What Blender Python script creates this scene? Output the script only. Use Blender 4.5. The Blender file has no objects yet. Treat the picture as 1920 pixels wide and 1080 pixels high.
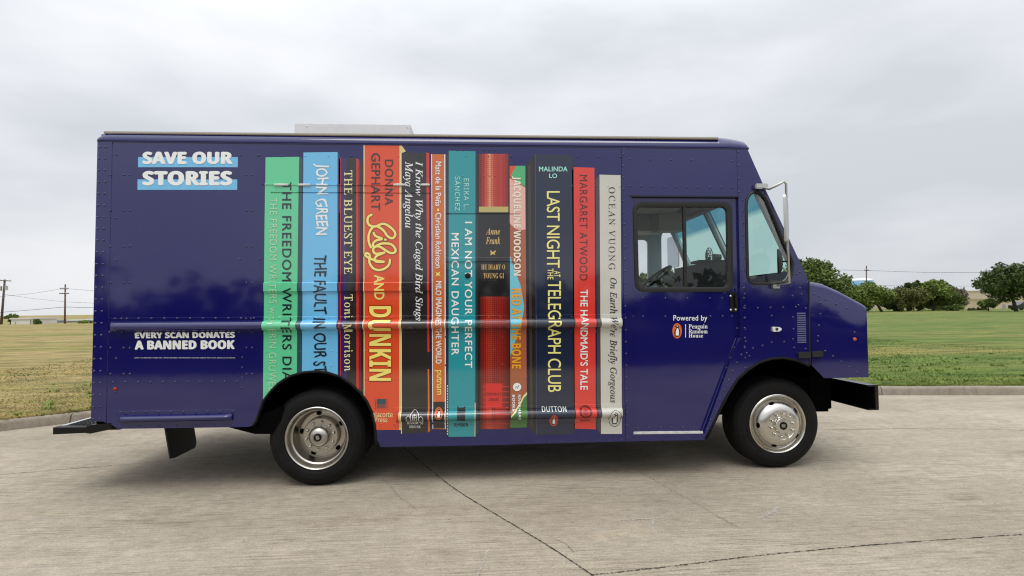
import bpy, bmesh, math, random
import numpy as np
from mathutils import Vector, Matrix
from mathutils.geometry import tessellate_polygon
S = bpy.context.scene
COL = S.collection
rng = random.Random(7)
# ---------------------------------------------------------------- camera, sky, sun, exposure
FPX = 1018.617
TILT = .0068                                   # the van leans a little against the road
cam_d = bpy.data.cameras.new("camera")
cam_d.sensor_width = 36
cam_d.lens = FPX / 1920 * 36
cam_d.clip_end = 6000
cam_d.dof.use_dof = True
cam_d.dof.focus_distance = 4.8
cam_d.dof.aperture_fstop = 5.6
CAM = bpy.data.objects.new("camera", cam_d)
COL.objects.link(CAM)
CO = Vector((2.72953816, -4.61389285, 1.45616547))
CR = Vector((.99808457, -.06036165, -.01355197))
CU = Vector((.01121049, -.038962, .99917781))
CW = Vector((.06084004, .99741588, .03821069))
CAM.matrix_world = Matrix(((CR.x, CU.x, -CW.x, CO.x), (CR.y, CU.y, -CW.y, CO.y), (CR.z, CU.z, -CW.z, CO.z), (0, 0, 0, 1)))
S.camera = CAM
SUN_EL, SUN_AZ = math.radians(62), math.radians(200)
W = bpy.data.worlds.new("World")
S.world = W
W.use_nodes = True
wn, wl = W.node_tree.nodes, W.node_tree.links
wn.clear()
out = wn.new("ShaderNodeOutputWorld"); bg = wn.new("ShaderNodeBackground"); bg.inputs[1].default_value = .1
sky = wn.new("ShaderNodeTexSky"); sky.sky_type = 'NISHITA'; sky.sun_disc = False
sky.sun_elevation = SUN_EL; sky.sun_rotation = SUN_AZ; sky.dust_density = 3
tc = wn.new("ShaderNodeTexCoord"); mp = wn.new("ShaderNodeMapping"); mp.inputs['Scale'].default_value = (1.1, 1.1, 3.2)
mp.inputs['Location'].default_value = (.35, .1, .4)
n1 = wn.new("ShaderNodeTexNoise"); n1.inputs['Scale'].default_value = 1.7; n1.inputs['Detail'].default_value = 6; n1.inputs['Roughness'].default_value = .5
cr = wn.new("ShaderNodeValToRGB")
cr.color_ramp.elements[0].position = .36; cr.color_ramp.elements[0].color = (6.35, 6.6, 7.05, 1)
cr.color_ramp.elements[1].position = .7; cr.color_ramp.elements[1].color = (9.0, 9.1, 9.35, 1)
sz = wn.new("ShaderNodeSeparateXYZ"); zr = wn.new("ShaderNodeValToRGB")       # an overcast sky is brighter overhead
for k, (p, v) in enumerate(((0, .93), (.10, .93), (.42, 1.06), (1., 2.7))):
    e = zr.color_ramp.elements[k] if k < 2 else zr.color_ramp.elements.new(p)
    e.position = p; e.color = (v, v, v, 1)
zm = wn.new("ShaderNodeMix"); zm.data_type = 'RGBA'; zm.blend_type = 'MULTIPLY'; zm.inputs[0].default_value = 1
wl.new(tc.outputs['Generated'], sz.inputs[0]); wl.new(sz.outputs[2], zr.inputs[0]); wl.new(cr.outputs[0], zm.inputs[6]); wl.new(zr.outputs[0], zm.inputs[7])
mx = wn.new("ShaderNodeMix"); mx.data_type = 'RGBA'; mx.inputs[0].default_value = .93
wl.new(tc.outputs['Generated'], mp.inputs[0]); wl.new(mp.outputs[0], n1.inputs['Vector']); wl.new(n1.outputs[0], cr.inputs[0])
wl.new(sky.outputs[0], mx.inputs[6]); wl.new(zm.outputs[2], mx.inputs[7]); wl.new(mx.outputs[2], bg.inputs[0]); wl.new(bg.outputs[0], out.inputs[0])
sun_d = bpy.data.lights.new("sun", 'SUN'); sun_d.energy = .7; sun_d.angle = math.radians(25); sun_d.color = (1, .96, .9)
SUN = bpy.data.objects.new("sun", sun_d); COL.objects.link(SUN)
sd = Vector((math.sin(SUN_AZ) * math.cos(SUN_EL), math.cos(SUN_AZ) * math.cos(SUN_EL), math.sin(SUN_EL)))
SUN.rotation_euler = sd.to_track_quat('Z', 'Y').to_euler()
S.view_settings.view_transform = 'Standard'; S.view_settings.look = 'None'
S.view_settings.exposure = .13; S.view_settings.gamma = 1
S.render.engine = 'CYCLES'
S.cycles.max_bounces = 8
S.cycles.filter_width = 1.15
S.cycles.transparent_max_bounces = 12
# ---------------------------------------------------------------- frames: van frame <-> world
RT = Matrix(((math.cos(TILT), 0, math.sin(TILT)), (0, 1, 0), (-math.sin(TILT), 0, math.cos(TILT))))
VT = Vector((0, 0, .0292))
RTi = RT.transposed()
vO = RTi @ (CO - VT); vR, vU, vW = RTi @ CR, RTi @ CU, RTi @ CW

def P(px, py, Y=0.):                           # a measured point of the photo on the van's plane Y
    d = vW * FPX + vR * (px - 960) + vU * (540 - py)
    return vO + d * ((Y - vO.y) / d.y)

def XZ(px, py):
    q = P(px, py); return (q.x, q.z)

def G(px, py, z=0.):                           # a measured point of the photo on the ground
    d = CW * FPX + CR * (px - 960) + CU * (540 - py)
    return CO + d * ((z - CO.z) / d.z)

def at(px, py, Y):                             # world point at depth Y
    d = CW * FPX + CR * (px - 960) + CU * (540 - py)
    return CO + d * ((Y - CO.y) / d.y)

# ---------------------------------------------------------------- materials
def srgb(r, g, b):
    f = lambda c: (c / 255 / 12.92) if c <= 10 else ((c / 255 + .055) / 1.055) ** 2.4
    return (f(r), f(g), f(b), 1)
_m = {}
def mat(name, col, rough=.5, metal=0., coat=0., var=0., vscale=8., bump=0., bscale=30., spec=.5):
    if name in _m: return _m[name]
    m = bpy.data.materials.new(name); m.use_nodes = True
    nt = m.node_tree; b = nt.nodes['Principled BSDF']
    b.inputs['Base Color'].default_value = col; b.inputs['Roughness'].default_value = rough
    b.inputs['Metallic'].default_value = metal; b.inputs['Coat Weight'].default_value = coat
    b.inputs['Specular IOR Level'].default_value = spec
    b.inputs['Coat Roughness'].default_value = .04
    if var or bump:
        t = nt.nodes.new("ShaderNodeTexCoord")
    if var:
        n = nt.nodes.new("ShaderNodeTexNoise"); n.inputs['Scale'].default_value = vscale; n.inputs['Detail'].default_value = 5
        h = nt.nodes.new("ShaderNodeMix"); h.data_type = 'RGBA'
        h.inputs[6].default_value = tuple(c * (1 - var) for c in col[:3]) + (1,)
        h.inputs[7].default_value = tuple(min(1, c * (1 + var)) for c in col[:3]) + (1,)
        nt.links.new(t.outputs['Object'], n.inputs['Vector']); nt.links.new(n.outputs[0], h.inputs[0]); nt.links.new(h.outputs[2], b.inputs['Base Color'])
    if bump:
        n2 = nt.nodes.new("ShaderNodeTexNoise"); n2.inputs['Scale'].default_value = bscale; n2.inputs['Detail'].default_value = 3
        bp = nt.nodes.new("ShaderNodeBump"); bp.inputs['Strength'].default_value = 1; bp.inputs['Distance'].default_value = bump
        nt.links.new(t.outputs['Object'], n2.inputs['Vector']); nt.links.new(n2.outputs[0], bp.inputs['Height']); nt.links.new(bp.outputs[0], b.inputs['Normal'])
    _m[name] = m
    return m
def wrap(name, col, var=.06):                  # printed vinyl film on slightly wavy sheet metal
    return mat(name, col, rough=.07, coat=.0, var=var, vscale=3, bump=.0012, bscale=1.6, spec=.85)
BLUE = wrap('blue_film', (.0052, .0054, .098, 1), .05)
BLACK = mat('black_paint', (.004, .004, .004, 1), .4, spec=.3)
UNDER = mat('black_chassis', (.0025, .0025, .0025, 1), .9, spec=.03)
RUBBER = mat('rubber', (.0065, .0064, .0064, 1), .7, var=.7, vscale=7, spec=.22)
SEAL = mat('window_rubber', (.012, .012, .011, 1), .55)
CHROME = mat('polished_aluminium', (.66, .64, .59, 1), .26, 1., var=.06, vscale=20)
CHROME2 = mat('brushed_alloy', (.5, .475, .43, 1), .3, 1., var=.1, vscale=14)
ALU = mat('alloy_lip', (.72, .69, .64, 1), .3, 1., var=.08, vscale=14)
GREYM = mat('galvanised_metal', (.55, .55, .52, 1), .35, .9)
WHITEP = mat('white_paint', (.75, .75, .73, 1), .35)
GREYI = mat('grey_cab_lining', (.52, .53, .55, 1), .6)
GREYT = mat('tan_grey_trim', (.42, .39, .33, 1), .6)
DARKI = mat('dark_dash', (.02, .02, .019, 1), .6)
KHAKI = mat('drip_rail_metal', (.42, .39, .32, 1), .5, .2)

def glass(name, tint, dark=None, zsplit=None):
    m = bpy.data.materials.new(name); m.use_nodes = True
    nt = m.node_tree; nt.nodes.clear()
    o = nt.nodes.new("ShaderNodeOutputMaterial"); tr = nt.nodes.new("ShaderNodeBsdfTransparent"); gl = nt.nodes.new("ShaderNodeBsdfGlossy")
    gl.inputs['Roughness'].default_value = .01
    lw = nt.nodes.new("ShaderNodeLayerWeight"); p5 = nt.nodes.new("ShaderNodeMath"); p5.operation = 'POWER'; p5.inputs[1].default_value = 5
    lw.inputs[0].default_value = .5
    fr = nt.nodes.new("ShaderNodeMath"); fr.operation = 'MULTIPLY_ADD'; fr.inputs[1].default_value = .85; fr.inputs[2].default_value = .05
    nt.links.new(lw.outputs['Facing'], p5.inputs[0]); nt.links.new(p5.outputs[0], fr.inputs[0])
    mi = nt.nodes.new("ShaderNodeMixShader")
    nt.links.new(fr.outputs[0], mi.inputs[0]); nt.links.new(tr.outputs[0], mi.inputs[1]); nt.links.new(gl.outputs[0], mi.inputs[2]); nt.links.new(mi.outputs[0], o.inputs[0])
    tr.inputs[0].default_value = tint
    if dark:
        t = nt.nodes.new("ShaderNodeTexCoord"); sp = nt.nodes.new("ShaderNodeSeparateXYZ"); mr = nt.nodes.new("ShaderNodeMapRange")
        mr.inputs[1].default_value = zsplit - .03; mr.inputs[2].default_value = zsplit + .03
        h = nt.nodes.new("ShaderNodeMix"); h.data_type = 'RGBA'; h.inputs[6].default_value = tint; h.inputs[7].default_value = dark
        nt.links.new(t.outputs['Object'], sp.inputs[0]); nt.links.new(sp.outputs[2], mr.inputs[0]); nt.links.new(mr.outputs[0], h.inputs[0]); nt.links.new(h.outputs[2], tr.inputs[0])
    return m
GLASS = glass('side_glass', (.9, .93, .93, 1))
SCREEN = glass('tinted_windscreen', (.62, .93, .84, 1), (.10, .36, .46, 1), 2.33)

# ---------------------------------------------------------------- object helpers
def link(name, me, mats, parent=None):
    o = bpy.data.objects.new(name, me); COL.objects.link(o)
    for m in (mats if isinstance(mats, (list, tuple)) else [mats]): me.materials.append(m)
    if parent: o.parent = parent
    return o
def obj(name, bm, mats, parent=None, smooth=False, angle=None):
    me = bpy.data.meshes.new(name); bmesh.ops.recalc_face_normals(bm, faces=bm.faces) if smooth == 'recalc' else None
    if angle is not None:
        for e in bm.edges:
            e.smooth = not (len(e.link_faces) == 2 and e.calc_face_angle(0) > math.radians(angle))
        for f in bm.faces: f.smooth = True
    elif smooth:
        for f in bm.faces: f.smooth = True
    bm.to_mesh(me); bm.free()
    return link(name, me, mats, parent)
def tag(o, label=None, cat=None, group=None, kind=None):
    if label: o['label'] = label
    if cat: o['category'] = cat
    if group: o['group'] = group
    if kind: o['kind'] = kind
    return o
def empty(name, loc=(0, 0, 0)):
    o = bpy.data.objects.new(name, None); COL.objects.link(o); o.location = loc; o.empty_display_size = .1
    return o
def box(bm, x0, x1, y0, y1, z0, z1, bev=0.):
    q = bmesh.ops.create_cube(bm, size=1)
    for v in q['verts']:
        v.co = Vector((x0 + (v.co.x + .5) * (x1 - x0), y0 + (v.co.y + .5) * (y1 - y0), z0 + (v.co.z + .5) * (z1 - z0)))
    if bev:
        es = list({e for v in q['verts'] for e in v.link_edges})
        bmesh.ops.bevel(bm, geom=es, offset=bev, segments=2, affect='EDGES')
def tube(bm, pts, r, n=8, cap=True):
    pts = [Vector(p) for p in pts]; rs = r if isinstance(r, (list, tuple)) else [r] * len(pts)
    rings = []; prev = None
    for i, p in enumerate(pts):
        d = (pts[min(i + 1, len(pts) - 1)] - pts[max(i - 1, 0)]).normalized()
        a = d.orthogonal().normalized() if prev is None else (prev - d * prev.dot(d)).normalized()
        prev = a; b = d.cross(a)
        rings.append([bm.verts.new(p + (a * math.cos(2 * math.pi * k / n) + b * math.sin(2 * math.pi * k / n)) * rs[i]) for k in range(n)])
    for A, B in zip(rings, rings[1:]):
        for k in range(n): bm.faces.new((A[k], A[(k + 1) % n], B[(k + 1) % n], B[k]))
    if cap:
        bm.faces.new(rings[0][::-1]); bm.faces.new(rings[-1])
def lathe(bm, prof, c, n=64, mi=0):            # prof of (r, y) turned about the Y axis through c
    rings = []
    for r, y in prof:
        if r < 1e-5: rings.append([bm.verts.new((c[0], c[1] + y, c[2]))])
        else: rings.append([bm.verts.new((c[0] + r * math.cos(2 * math.pi * k / n), c[1] + y, c[2] + r * math.sin(2 * math.pi * k / n))) for k in range(n)])
    for A, B in zip(rings, rings[1:]):
        for k in range(n):
            a, b2 = A[k % len(A)], A[(k + 1) % len(A)]; c2, d = B[(k + 1) % len(B)], B[k % len(B)]
            vs = [];
            for v in (a, b2, c2, d):
                if v not in vs: vs.append(v)
            if len(vs) > 2:
                f = bm.faces.new(vs); f.material_index = mi
def prism(bm, loop, axis, a, b):               # extrude a 2D loop along an axis from a to b
    def mk(p, t): return {'x': (t, p[0], p[1]), 'y': (p[0], t, p[1]), 'z': (p[0], p[1], t)}[axis]
    A = [bm.verts.new(mk(p, a)) for p in loop]; B = [bm.verts.new(mk(p, b)) for p in loop]
    n = len(loop)
    for k in range(n): bm.faces.new((A[k], A[(k + 1) % n], B[(k + 1) % n], B[k]))
    bm.faces.new(A[::-1]); bm.faces.new(B)
    bmesh.ops.recalc_face_normals(bm, faces=bm.faces)
def rounded(pts, r, n=6):                      # round the corners of a polygon (r one value or one per corner)
    out = []; N = len(pts)
    for i in range(N):
        p0, p, p1 = (Vector(pts[i - 1]), Vector(pts[i]), Vector(pts[(i + 1) % N])); rr = r[i] if isinstance(r, (list, tuple)) else r
        if rr <= 0: out.append(tuple(p)); continue
        d0, d1 = (p0 - p).normalized(), (p1 - p).normalized()
        a, b = p + d0 * rr, p + d1 * rr
        for k in range(n + 1):
            t = k / n; out.append(tuple(a * (1 - t) ** 2 + p * 2 * t * (1 - t) + b * t * t))
    return out
def smooth_path(pts, n=6, closed=False):
    pts = [Vector(p) for p in pts]; out = []; N = len(pts)
    for i in range(N if closed else N - 1):
        g = lambda k: pts[k % N] if closed else pts[min(max(k, 0), N - 1)]
        p0, p1, p2, p3 = g(i - 1), g(i), g(i + 1), g(i + 2)
        for k in range(n):
            t = k / n
            out.append(.5 * ((2 * p1) + (p2 - p0) * t + (2 * p0 - 5 * p1 + 4 * p2 - p3) * t * t + (3 * p1 - p0 - 3 * p2 + p3) * t ** 3))
    if not closed: out.append(pts[-1])
    return out

# ---------------------------------------------------------------- the side skin: a height field over the van's side plane
ZB, XB = [], []                                # heights and stations where the skin bends
feats = []
def zpx(y, x=700): return XZ(x, y)[1]
def xpx(x, y=600): return XZ(x, y)[0]
def rail(x0, x1, ytop, y0, y1, ybot, yref, xref, depth=.05, taper=.05):
    zt, za, zb, zbt = zpx(ytop, xref), zpx(y0, xref), zpx(y1, xref), zpx(ybot, xref)
    xa, xb = xpx(x0, yref), xpx(x1, yref)
    N = 8
    for z in [zt, zt - .002, zbt + .002, zbt]: ZB.append(z)
    for k in range(N + 1): ZB.append(za + (zb - za) * k / N)
    for x in (xa, xa + .003, xb - .003, xb, xa + .02, xb - .02): XB.append(x)
    for k in range(4): XB.extend([xa + .02 + taper * (1 - math.cos(k / 3 * math.pi / 2)), xb - .02 - taper * (1 - math.cos(k / 3 * math.pi / 2))])
    zc, hr = (za + zb) / 2, (za - zb) / 2
    def h(X, Z):
        if X < xa or X > xb or Z > zt or Z < zbt: return 0
        fl = .003 * min(1, (X - xa) / .003, (xb - X) / .003, (zt - Z) / .002, (Z - zbt) / .002)
        u = (Z - zc) / hr
        t = max(0, min(1, (X - xa - .02) / taper, (xb - .02 - X) / taper)); e = math.sqrt(max(0, 1 - (1 - t) ** 2))
        # a soft D section: the top slopes gently so it catches the sky, the belly tucks in
        b = depth * e * (max(0, 1 - u * u)) ** .55 if abs(u) < 1 else 0
        return fl + b
    feats.append(h)
rail(203, 1173, 592.5, 599.5, 618.5, 626, 605, 700)
rail(738, 1173, 762.5, 769.5, 789, 797, 775, 850)
rail(220, 443, 769, 776, 790, 803.5, 785, 330)
def plate(x0, y0, x1, y1, hgt, sl=.002):       # a raised sheet with a bevelled rim
    xa, xb = xpx(x0, (y0 + y1) / 2), xpx(x1, (y0 + y1) / 2); zt, zb = zpx(y0, (x0 + x1) / 2), zpx(y1, (x0 + x1) / 2)
    XB.extend([xa, xa + sl, xb - sl, xb]); ZB.extend([zt, zt - sl, zb + sl, zb])
    feats.append(lambda X, Z: hgt * max(0, min(1, (X - xa) / sl, (xb - X) / sl, (zt - Z) / sl, (Z - zb) / sl)))
plate(490, 345, 809, 549, .006)                # hatch over the serving window
plate(508, 361, 809, 363.4, -.012)
plate(490, 529, 809, 547, .013, .007)
plate(490, 345, 809, 348.5, .006, .003)
plate(835, 400, 976, 402.5, -.012)
plate(835, 482.5, 976, 491.5, .011, .005)
plate(835, 402.5, 976, 483, .003)
plate(165, 263, 205.5, 800, .004)              # rear corner strip
plate(1168.5, 274, 1178, 829, .006)            # post before the door
plate(1385, 280, 1393, 640, .004)
plate(170, 255, 1420, 266.8 + 6, .0)           # placeholder step, keeps the seam heights in the mesh
ZB[:] = sorted(set(round(z, 5) for z in ZB)); XB[:] = sorted(set(round(x, 5) for x in XB))
def hgt(X, Z): return sum(f(X, Z) for f in feats)

ARCH_PX = [(465, 800.3), (474.8, 798), (480.5, 790.7), (486.8, 771.5), (494, 751.5), (506, 735.5), (520, 720.5), (533, 711.5), (548, 704), (569, 698.3), (592.6, 696.3), (613, 698.3), (637, 706), (657.8, 719.5), (675.6, 736), (688, 752.5), (697, 772), (702.5, 795.6), (705, 825), (711, 838)]
ARCH = [XZ(*p) for p in ARCH_PX]
ARCHC = (sum(p[0] for p in ARCH) / len(ARCH), XZ(597, 830)[1])
FARCH_PX = [(1323, 824), (1342, 786), (1354, 760), (1367, 736), (1383, 711), (1403, 693), (1424, 679.6), (1446, 672.6), (1468, 671), (1490, 675), (1506, 681.5), (1517, 686)]
FARCH = [XZ(*p) for p in FARCH_PX]
def in_poly(p, poly):
    x, y = p; c = False; n = len(poly)
    for i in range(n):
        x1, y1 = poly[i]; x2, y2 = poly[i - 1]
        if (y1 > y) != (y2 > y) and x < (x2 - x1) * (y - y1) / (y2 - y1) + x1: c = not c
    return c
ARCH_CUT = ARCH + [(ARCH[-1][0], -.3), (ARCH[0][0], -.3)]

def flat_bm(loops, bm=None, mi=0):             # loops[0] the outline, the rest holes; 2D (X, Z)
    bm = bm or bmesh.new()
    tri = tessellate_polygon([[Vector((p[0], p[1], 0)) for p in l] for l in loops])
    allp = [p for l in loops for p in l]; vs = [bm.verts.new((p[0], 0, p[1])) for p in allp]
    for t in tri:
        try: f = bm.faces.new([vs[i] for i in t]); f.material_index = mi
        except ValueError: pass
    return bm
def drape(bm, off=0., clip=False, xs=None, zs=None, fn=None):
    bmesh.ops.remove_doubles(bm, verts=bm.verts, dist=1e-5)
    def lim():
        X = [v.co.x for v in bm.verts]; Z = [v.co.z for v in bm.verts]
        return min(X), max(X), min(Z), max(Z)
    x0, x1, z0, z1 = lim()
    def cut(co, no):
        bmesh.ops.bisect_plane(bm, geom=bm.verts[:] + bm.edges[:] + bm.faces[:], plane_co=co, plane_no=no, dist=1e-6)
    for z in (ZB if zs is None else zs):
        if z0 < z < z1: cut((0, 0, z), (0, 0, 1))
    for x in (XB if xs is None else xs):
        if x0 < x < x1: cut((x, 0, 0), (1, 0, 0))
    if clip and x1 > ARCH[0][0] and x0 < ARCH[-1][0] and z0 < max(p[1] for p in ARCH):
        for a, b in zip(ARCH, ARCH[1:]):
            if max(a[0], b[0]) < x0 - .05 or min(a[0], b[0]) > x1 + .05: continue
            cut((a[0], 0, a[1]), (b[1] - a[1], 0, -(b[0] - a[0])))
        dead = [f for f in bm.faces if in_poly((f.calc_center_median().x, f.calc_center_median().z), ARCH_CUT)]
        bmesh.ops.delete(bm, geom=dead, context='FACES')
    for v in bm.verts: v.co.y = -((fn or hgt)(v.co.x, v.co.z) + off)
    for f in bm.faces:
        f.normal_update()
        if f.normal.y > 0: f.normal_flip()
    return bm
def rivet(bm, X, Z, off=0., r=.0102, mi=0, y=None):
    Y = -(hgt(X, Z) + off) if y is None else y
    A = [bm.verts.new((X + r * math.cos(k * math.pi / 3), Y + .002, Z + r * math.sin(k * math.pi / 3))) for k in range(6)]
    B = [bm.verts.new((X + r * .8 * math.cos(k * math.pi / 3), Y - r * .5, Z + r * .8 * math.sin(k * math.pi / 3))) for k in range(6)]
    t = bm.verts.new((X, Y - r * .8, Z))
    for k in range(6):
        for f in (bm.faces.new((A[k], B[k], B[(k + 1) % 6], A[(k + 1) % 6])), bm.faces.new((B[k], t, B[(k + 1) % 6]))):
            f.material_index = mi; f.smooth = True

# ================================================================ THE SETTING
def nodes_mat(name):
    m = bpy.data.materials.new(name); m.use_nodes = True
    return m, m.node_tree, m.node_tree.nodes['Principled BSDF']
class NT:                                       # tiny helper for longer node trees
    def __init__(s, nt): s.nt = nt; s.tc = nt.nodes.new("ShaderNodeTexCoord")
    def map(s, scale, rot=0, loc=(0, 0, 0)):
        m = s.nt.nodes.new("ShaderNodeMapping"); m.inputs['Scale'].default_value = scale; m.inputs['Rotation'].default_value = (0, 0, rot); m.inputs['Location'].default_value = loc
        s.nt.links.new(s.tc.outputs['Object'], m.inputs[0]); return m.outputs[0]
    def noise(s, vec, scale, detail=5, rough=.55):
        n = s.nt.nodes.new("ShaderNodeTexNoise"); n.inputs['Scale'].default_value = scale; n.inputs['Detail'].default_value = detail; n.inputs['Roughness'].default_value = rough
        s.nt.links.new(vec, n.inputs['Vector']); return n.outputs[0]
    def ramp(s, f, stops):
        r = s.nt.nodes.new("ShaderNodeValToRGB"); e = r.color_ramp.elements
        while len(e) < len(stops): e.new(.5)
        for q, (p, c) in zip(e, stops): q.position = p; q.color = c if isinstance(c, tuple) else (c, c, c, 1)
        s.nt.links.new(f, r.inputs[0]); return r.outputs[0]
    def mix(s, f, a, b, mode='MIX'):
        m = s.nt.nodes.new("ShaderNodeMix"); m.data_type = 'RGBA'; m.blend_type = mode
        for i, v in ((0, f), (6, a), (7, b)):
            if isinstance(v, (int, float, tuple)): m.inputs[i].default_value = v
            else: s.nt.links.new(v, m.inputs[i])
        return m.outputs[2]
    def math(s, op, a, b):
        m = s.nt.nodes.new("ShaderNodeMath"); m.operation = op
        for i, v in ((0, a), (1, b)):
            if isinstance(v, (int, float)): m.inputs[i].default_value = v
            else: s.nt.links.new(v, m.inputs[i])
        return m.outputs[0]
    def bump(s, h, dist, b):
        n = s.nt.nodes.new("ShaderNodeBump"); n.inputs['Distance'].default_value = dist
        s.nt.links.new(h, n.inputs['Height']); s.nt.links.new(n.outputs[0], b.inputs['Normal'])

def concrete(name, base, rot=math.radians(-5.7), broom=True):
    m, nt, b = nodes_mat(name); q = NT(nt); b.inputs['Roughness'].default_value = .9; b.inputs['Specular IOR Level'].default_value = .25
    w = q.map((1, 1, 1), rot)
    blot = q.noise(w, .55, 7, .62); blot2 = q.noise(q.map((.35, 1.1, 1), rot, (3, 1, 0)), 1.0, 6, .6)
    grain = q.noise(w, 70, 4, .7); mott = q.noise(w, 9, 6, .65); mid = q.noise(q.map((14, 34, 1), rot, (1, 1, 0)), 1, 3, .6)
    c = q.mix(1, base, q.ramp(blot, [(.3, (.80, .79, .78, 1)), (.7, (1.1, 1.1, 1.09, 1))]), 'MULTIPLY')
    c = q.mix(1, c, q.ramp(blot2, [(.3, (.88, .865, .85, 1)), (.62, (1.06, 1.06, 1.07, 1))]), 'MULTIPLY')
    c = q.mix(1, c, q.ramp(mott, [(.3, .88), (.68, 1.08)]), 'MULTIPLY')
    c = q.mix(1, c, q.ramp(mid, [(.3, .84), (.45, 1.), (.7, 1.08)]), 'MULTIPLY')
    c = q.mix(1, c, q.ramp(grain, [(.3, .76), (.7, 1.18)]), 'MULTIPLY')
    if not broom:                              # contraction joints across the kerb
        sx = nt.nodes.new("ShaderNodeSeparateXYZ"); nt.links.new(q.tc.outputs['Object'], sx.inputs[0])
        jt = q.math('LESS_THAN', q.math('FRACT', q.math('MULTIPLY', q.math('ADD', sx.outputs[0], 100.4), .42), 0), .006)
        c = q.mix(q.math('MULTIPLY', jt, .75), c, (.03, .027, .02, 1))
    h = grain
    if broom:
        br = q.noise(q.map((1.7, 72, 1), rot), 1, 4, .72); br2 = q.noise(q.map((.9, 34, 1), rot + .04, (5, 2, 0)), 1, 5, .75)
        sp = nt.nodes.new("ShaderNodeSeparateXYZ"); nt.links.new(q.tc.outputs['Object'], sp.inputs[0])    # the nearest slab was brushed the other way
        ln = q.math('SUBTRACT', sp.outputs[1], q.math('MULTIPLY', sp.outputs[0], .1))
        slab = q.math('LESS_THAN', ln, -1.973)
        br = q.mix(slab, br, q.noise(q.map((3, 52, 1), math.radians(-24)), 1, 4, .72)); br2 = q.mix(slab, br2, q.noise(q.map((1.5, 24, 1), math.radians(-22), (1, 3, 0)), 1, 5, .75))
        patch = q.ramp(q.noise(w, .9, 3), [(.36, .12), (.64, .95)])
        s1 = q.ramp(br, [(.33, (.42, .4, .37, 1)), (.47, (.98, .98, .97, 1)), (.66, (1.22, 1.22, 1.2, 1))])
        s2 = q.ramp(br2, [(.29, (.3, .28, .26, 1)), (.4, (1, 1, 1, 1))])
        c = q.mix(patch, c, q.mix(1, c, s1, 'MULTIPLY')); c = q.mix(q.math('MULTIPLY', patch, .7), c, q.mix(1, c, s2, 'MULTIPLY'))
        h = q.math('ADD', br, q.math('MULTIPLY', grain, .5))
    st = q.noise(q.map((.8, 1.5, 1), rot, (7, 3, 0)), 1.3, 5, .6); c = q.mix(1, c, q.ramp(st, [(.3, (.8, .78, .75, 1)), (.42, (1, 1, 1, 1)), (.62, (1, 1, 1, 1)), (.72, (1.1, 1.08, 1.03, 1))]), 'MULTIPLY')
    specks = q.ramp(q.noise(w, 30, 3, .5), [(.25, .4), (.32, 1.)])
    c = q.mix(1, c, specks, 'MULTIPLY')
    nt.links.new(c, b.inputs['Base Color']); q.bump(h, .004, b)
    return m
CONC = concrete('broomed_concrete', (.39, .342, .268, 1)); KERBC = concrete('kerb_concrete', (.31, .272, .215, 1), broom=False)

def grassmat(name, blades=False):
    m, nt, b = nodes_mat(name); q = NT(nt); b.inputs['Roughness'].default_value = .85; b.inputs['Specular IOR Level'].default_value = .15
    big = q.noise(q.map((.022, .2, 0)), 1.0, 5, .6); mid = q.noise(q.map((.1, .75, 0), 0, (2, 7, 0)), 1.0, 5, .6); fine = q.noise(q.map((.55, 2.2, 1)), 1.0, 8, .78); tiny = q.noise(q.map((1, 1, 1)), 26, 4, .7)
    sp = nt.nodes.new("ShaderNodeSeparateXYZ"); nt.links.new(q.tc.outputs['Object'], sp.inputs[0])
    mr = nt.nodes.new("ShaderNodeMapRange"); mr.inputs[1].default_value = -6; mr.inputs[2].default_value = 9; mr.inputs[3].default_value = -.10; mr.inputs[4].default_value = .075
    nt.links.new(sp.outputs[0], mr.inputs[0])
    f = q.math('ADD', q.math('ADD', q.math('MULTIPLY', big, .55), q.math('MULTIPLY', mid, .45)), mr.outputs[0])
    c = q.ramp(f, [(.34, (.31, .245, .105, 1)), (.44, (.265, .225, .08, 1)), (.51, (.175, .19, .05, 1)), (.62, (.11, .165, .034, 1))])
    c = q.mix(1, c, q.ramp(fine, [(.38, (.52, .58, .48, 1)), (.5, (1, 1, 1, 1)), (.62, (1.42, 1.32, 1.3, 1))]), 'MULTIPLY')
    c = q.mix(1, c, q.ramp(tiny, [(.28, .75), (.7, 1.55)] if blades else [(.28, .6), (.7, 1.3)]), 'MULTIPLY')
    nt.links.new(c, b.inputs['Base Color'])
    if not blades: q.bump(tiny, .03, b)
    return m
GRASS = grassmat('mown_grass'); BLADE = grassmat('grass_blades', True)

def curbY(X):
    if X < -15: return -3.6
    if X < -8: return -1.09 + .36 * (X + 8)
    if X < -2.6: return 3.23 + .8 * (X + 2.6)
    if X < 9.09:
        h = 11.69; t = (X + 2.6) / h
        return (2 * t ** 3 - 3 * t * t + 1) * 3.23 + (t ** 3 - 2 * t * t + t) * h * .8 + (-2 * t ** 3 + 3 * t * t) * 3.74 + (t ** 3 - t * t) * h * -.145
    return 3.74 - .145 * (min(X, 40) - 9.09)
def sheet(name, pts_rows, m, kind='structure'):
    b = bmesh.new(); R_ = [[b.verts.new(p) for p in r] for r in pts_rows]
    for A, B in zip(R_, R_[1:]):
        for k in range(len(A) - 1): b.faces.new((A[k], A[k + 1], B[k + 1], B[k]))
    bmesh.ops.recalc_face_normals(b, faces=b.faces)
    for f in b.faces:
        if f.normal.z < 0: f.normal_flip()
    return tag(obj(name, b, m), kind=kind)
sheet('ground', [[(-3000, -3000, -.03), (3000, -3000, -.03)], [(-3000, 3000, -.03), (3000, 3000, -.03)]], GRASS)
XS = [-3000, -300, -60, -30] + [-20 + .5 * k for k in range(121)] + [60, 300, 3000]
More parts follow.
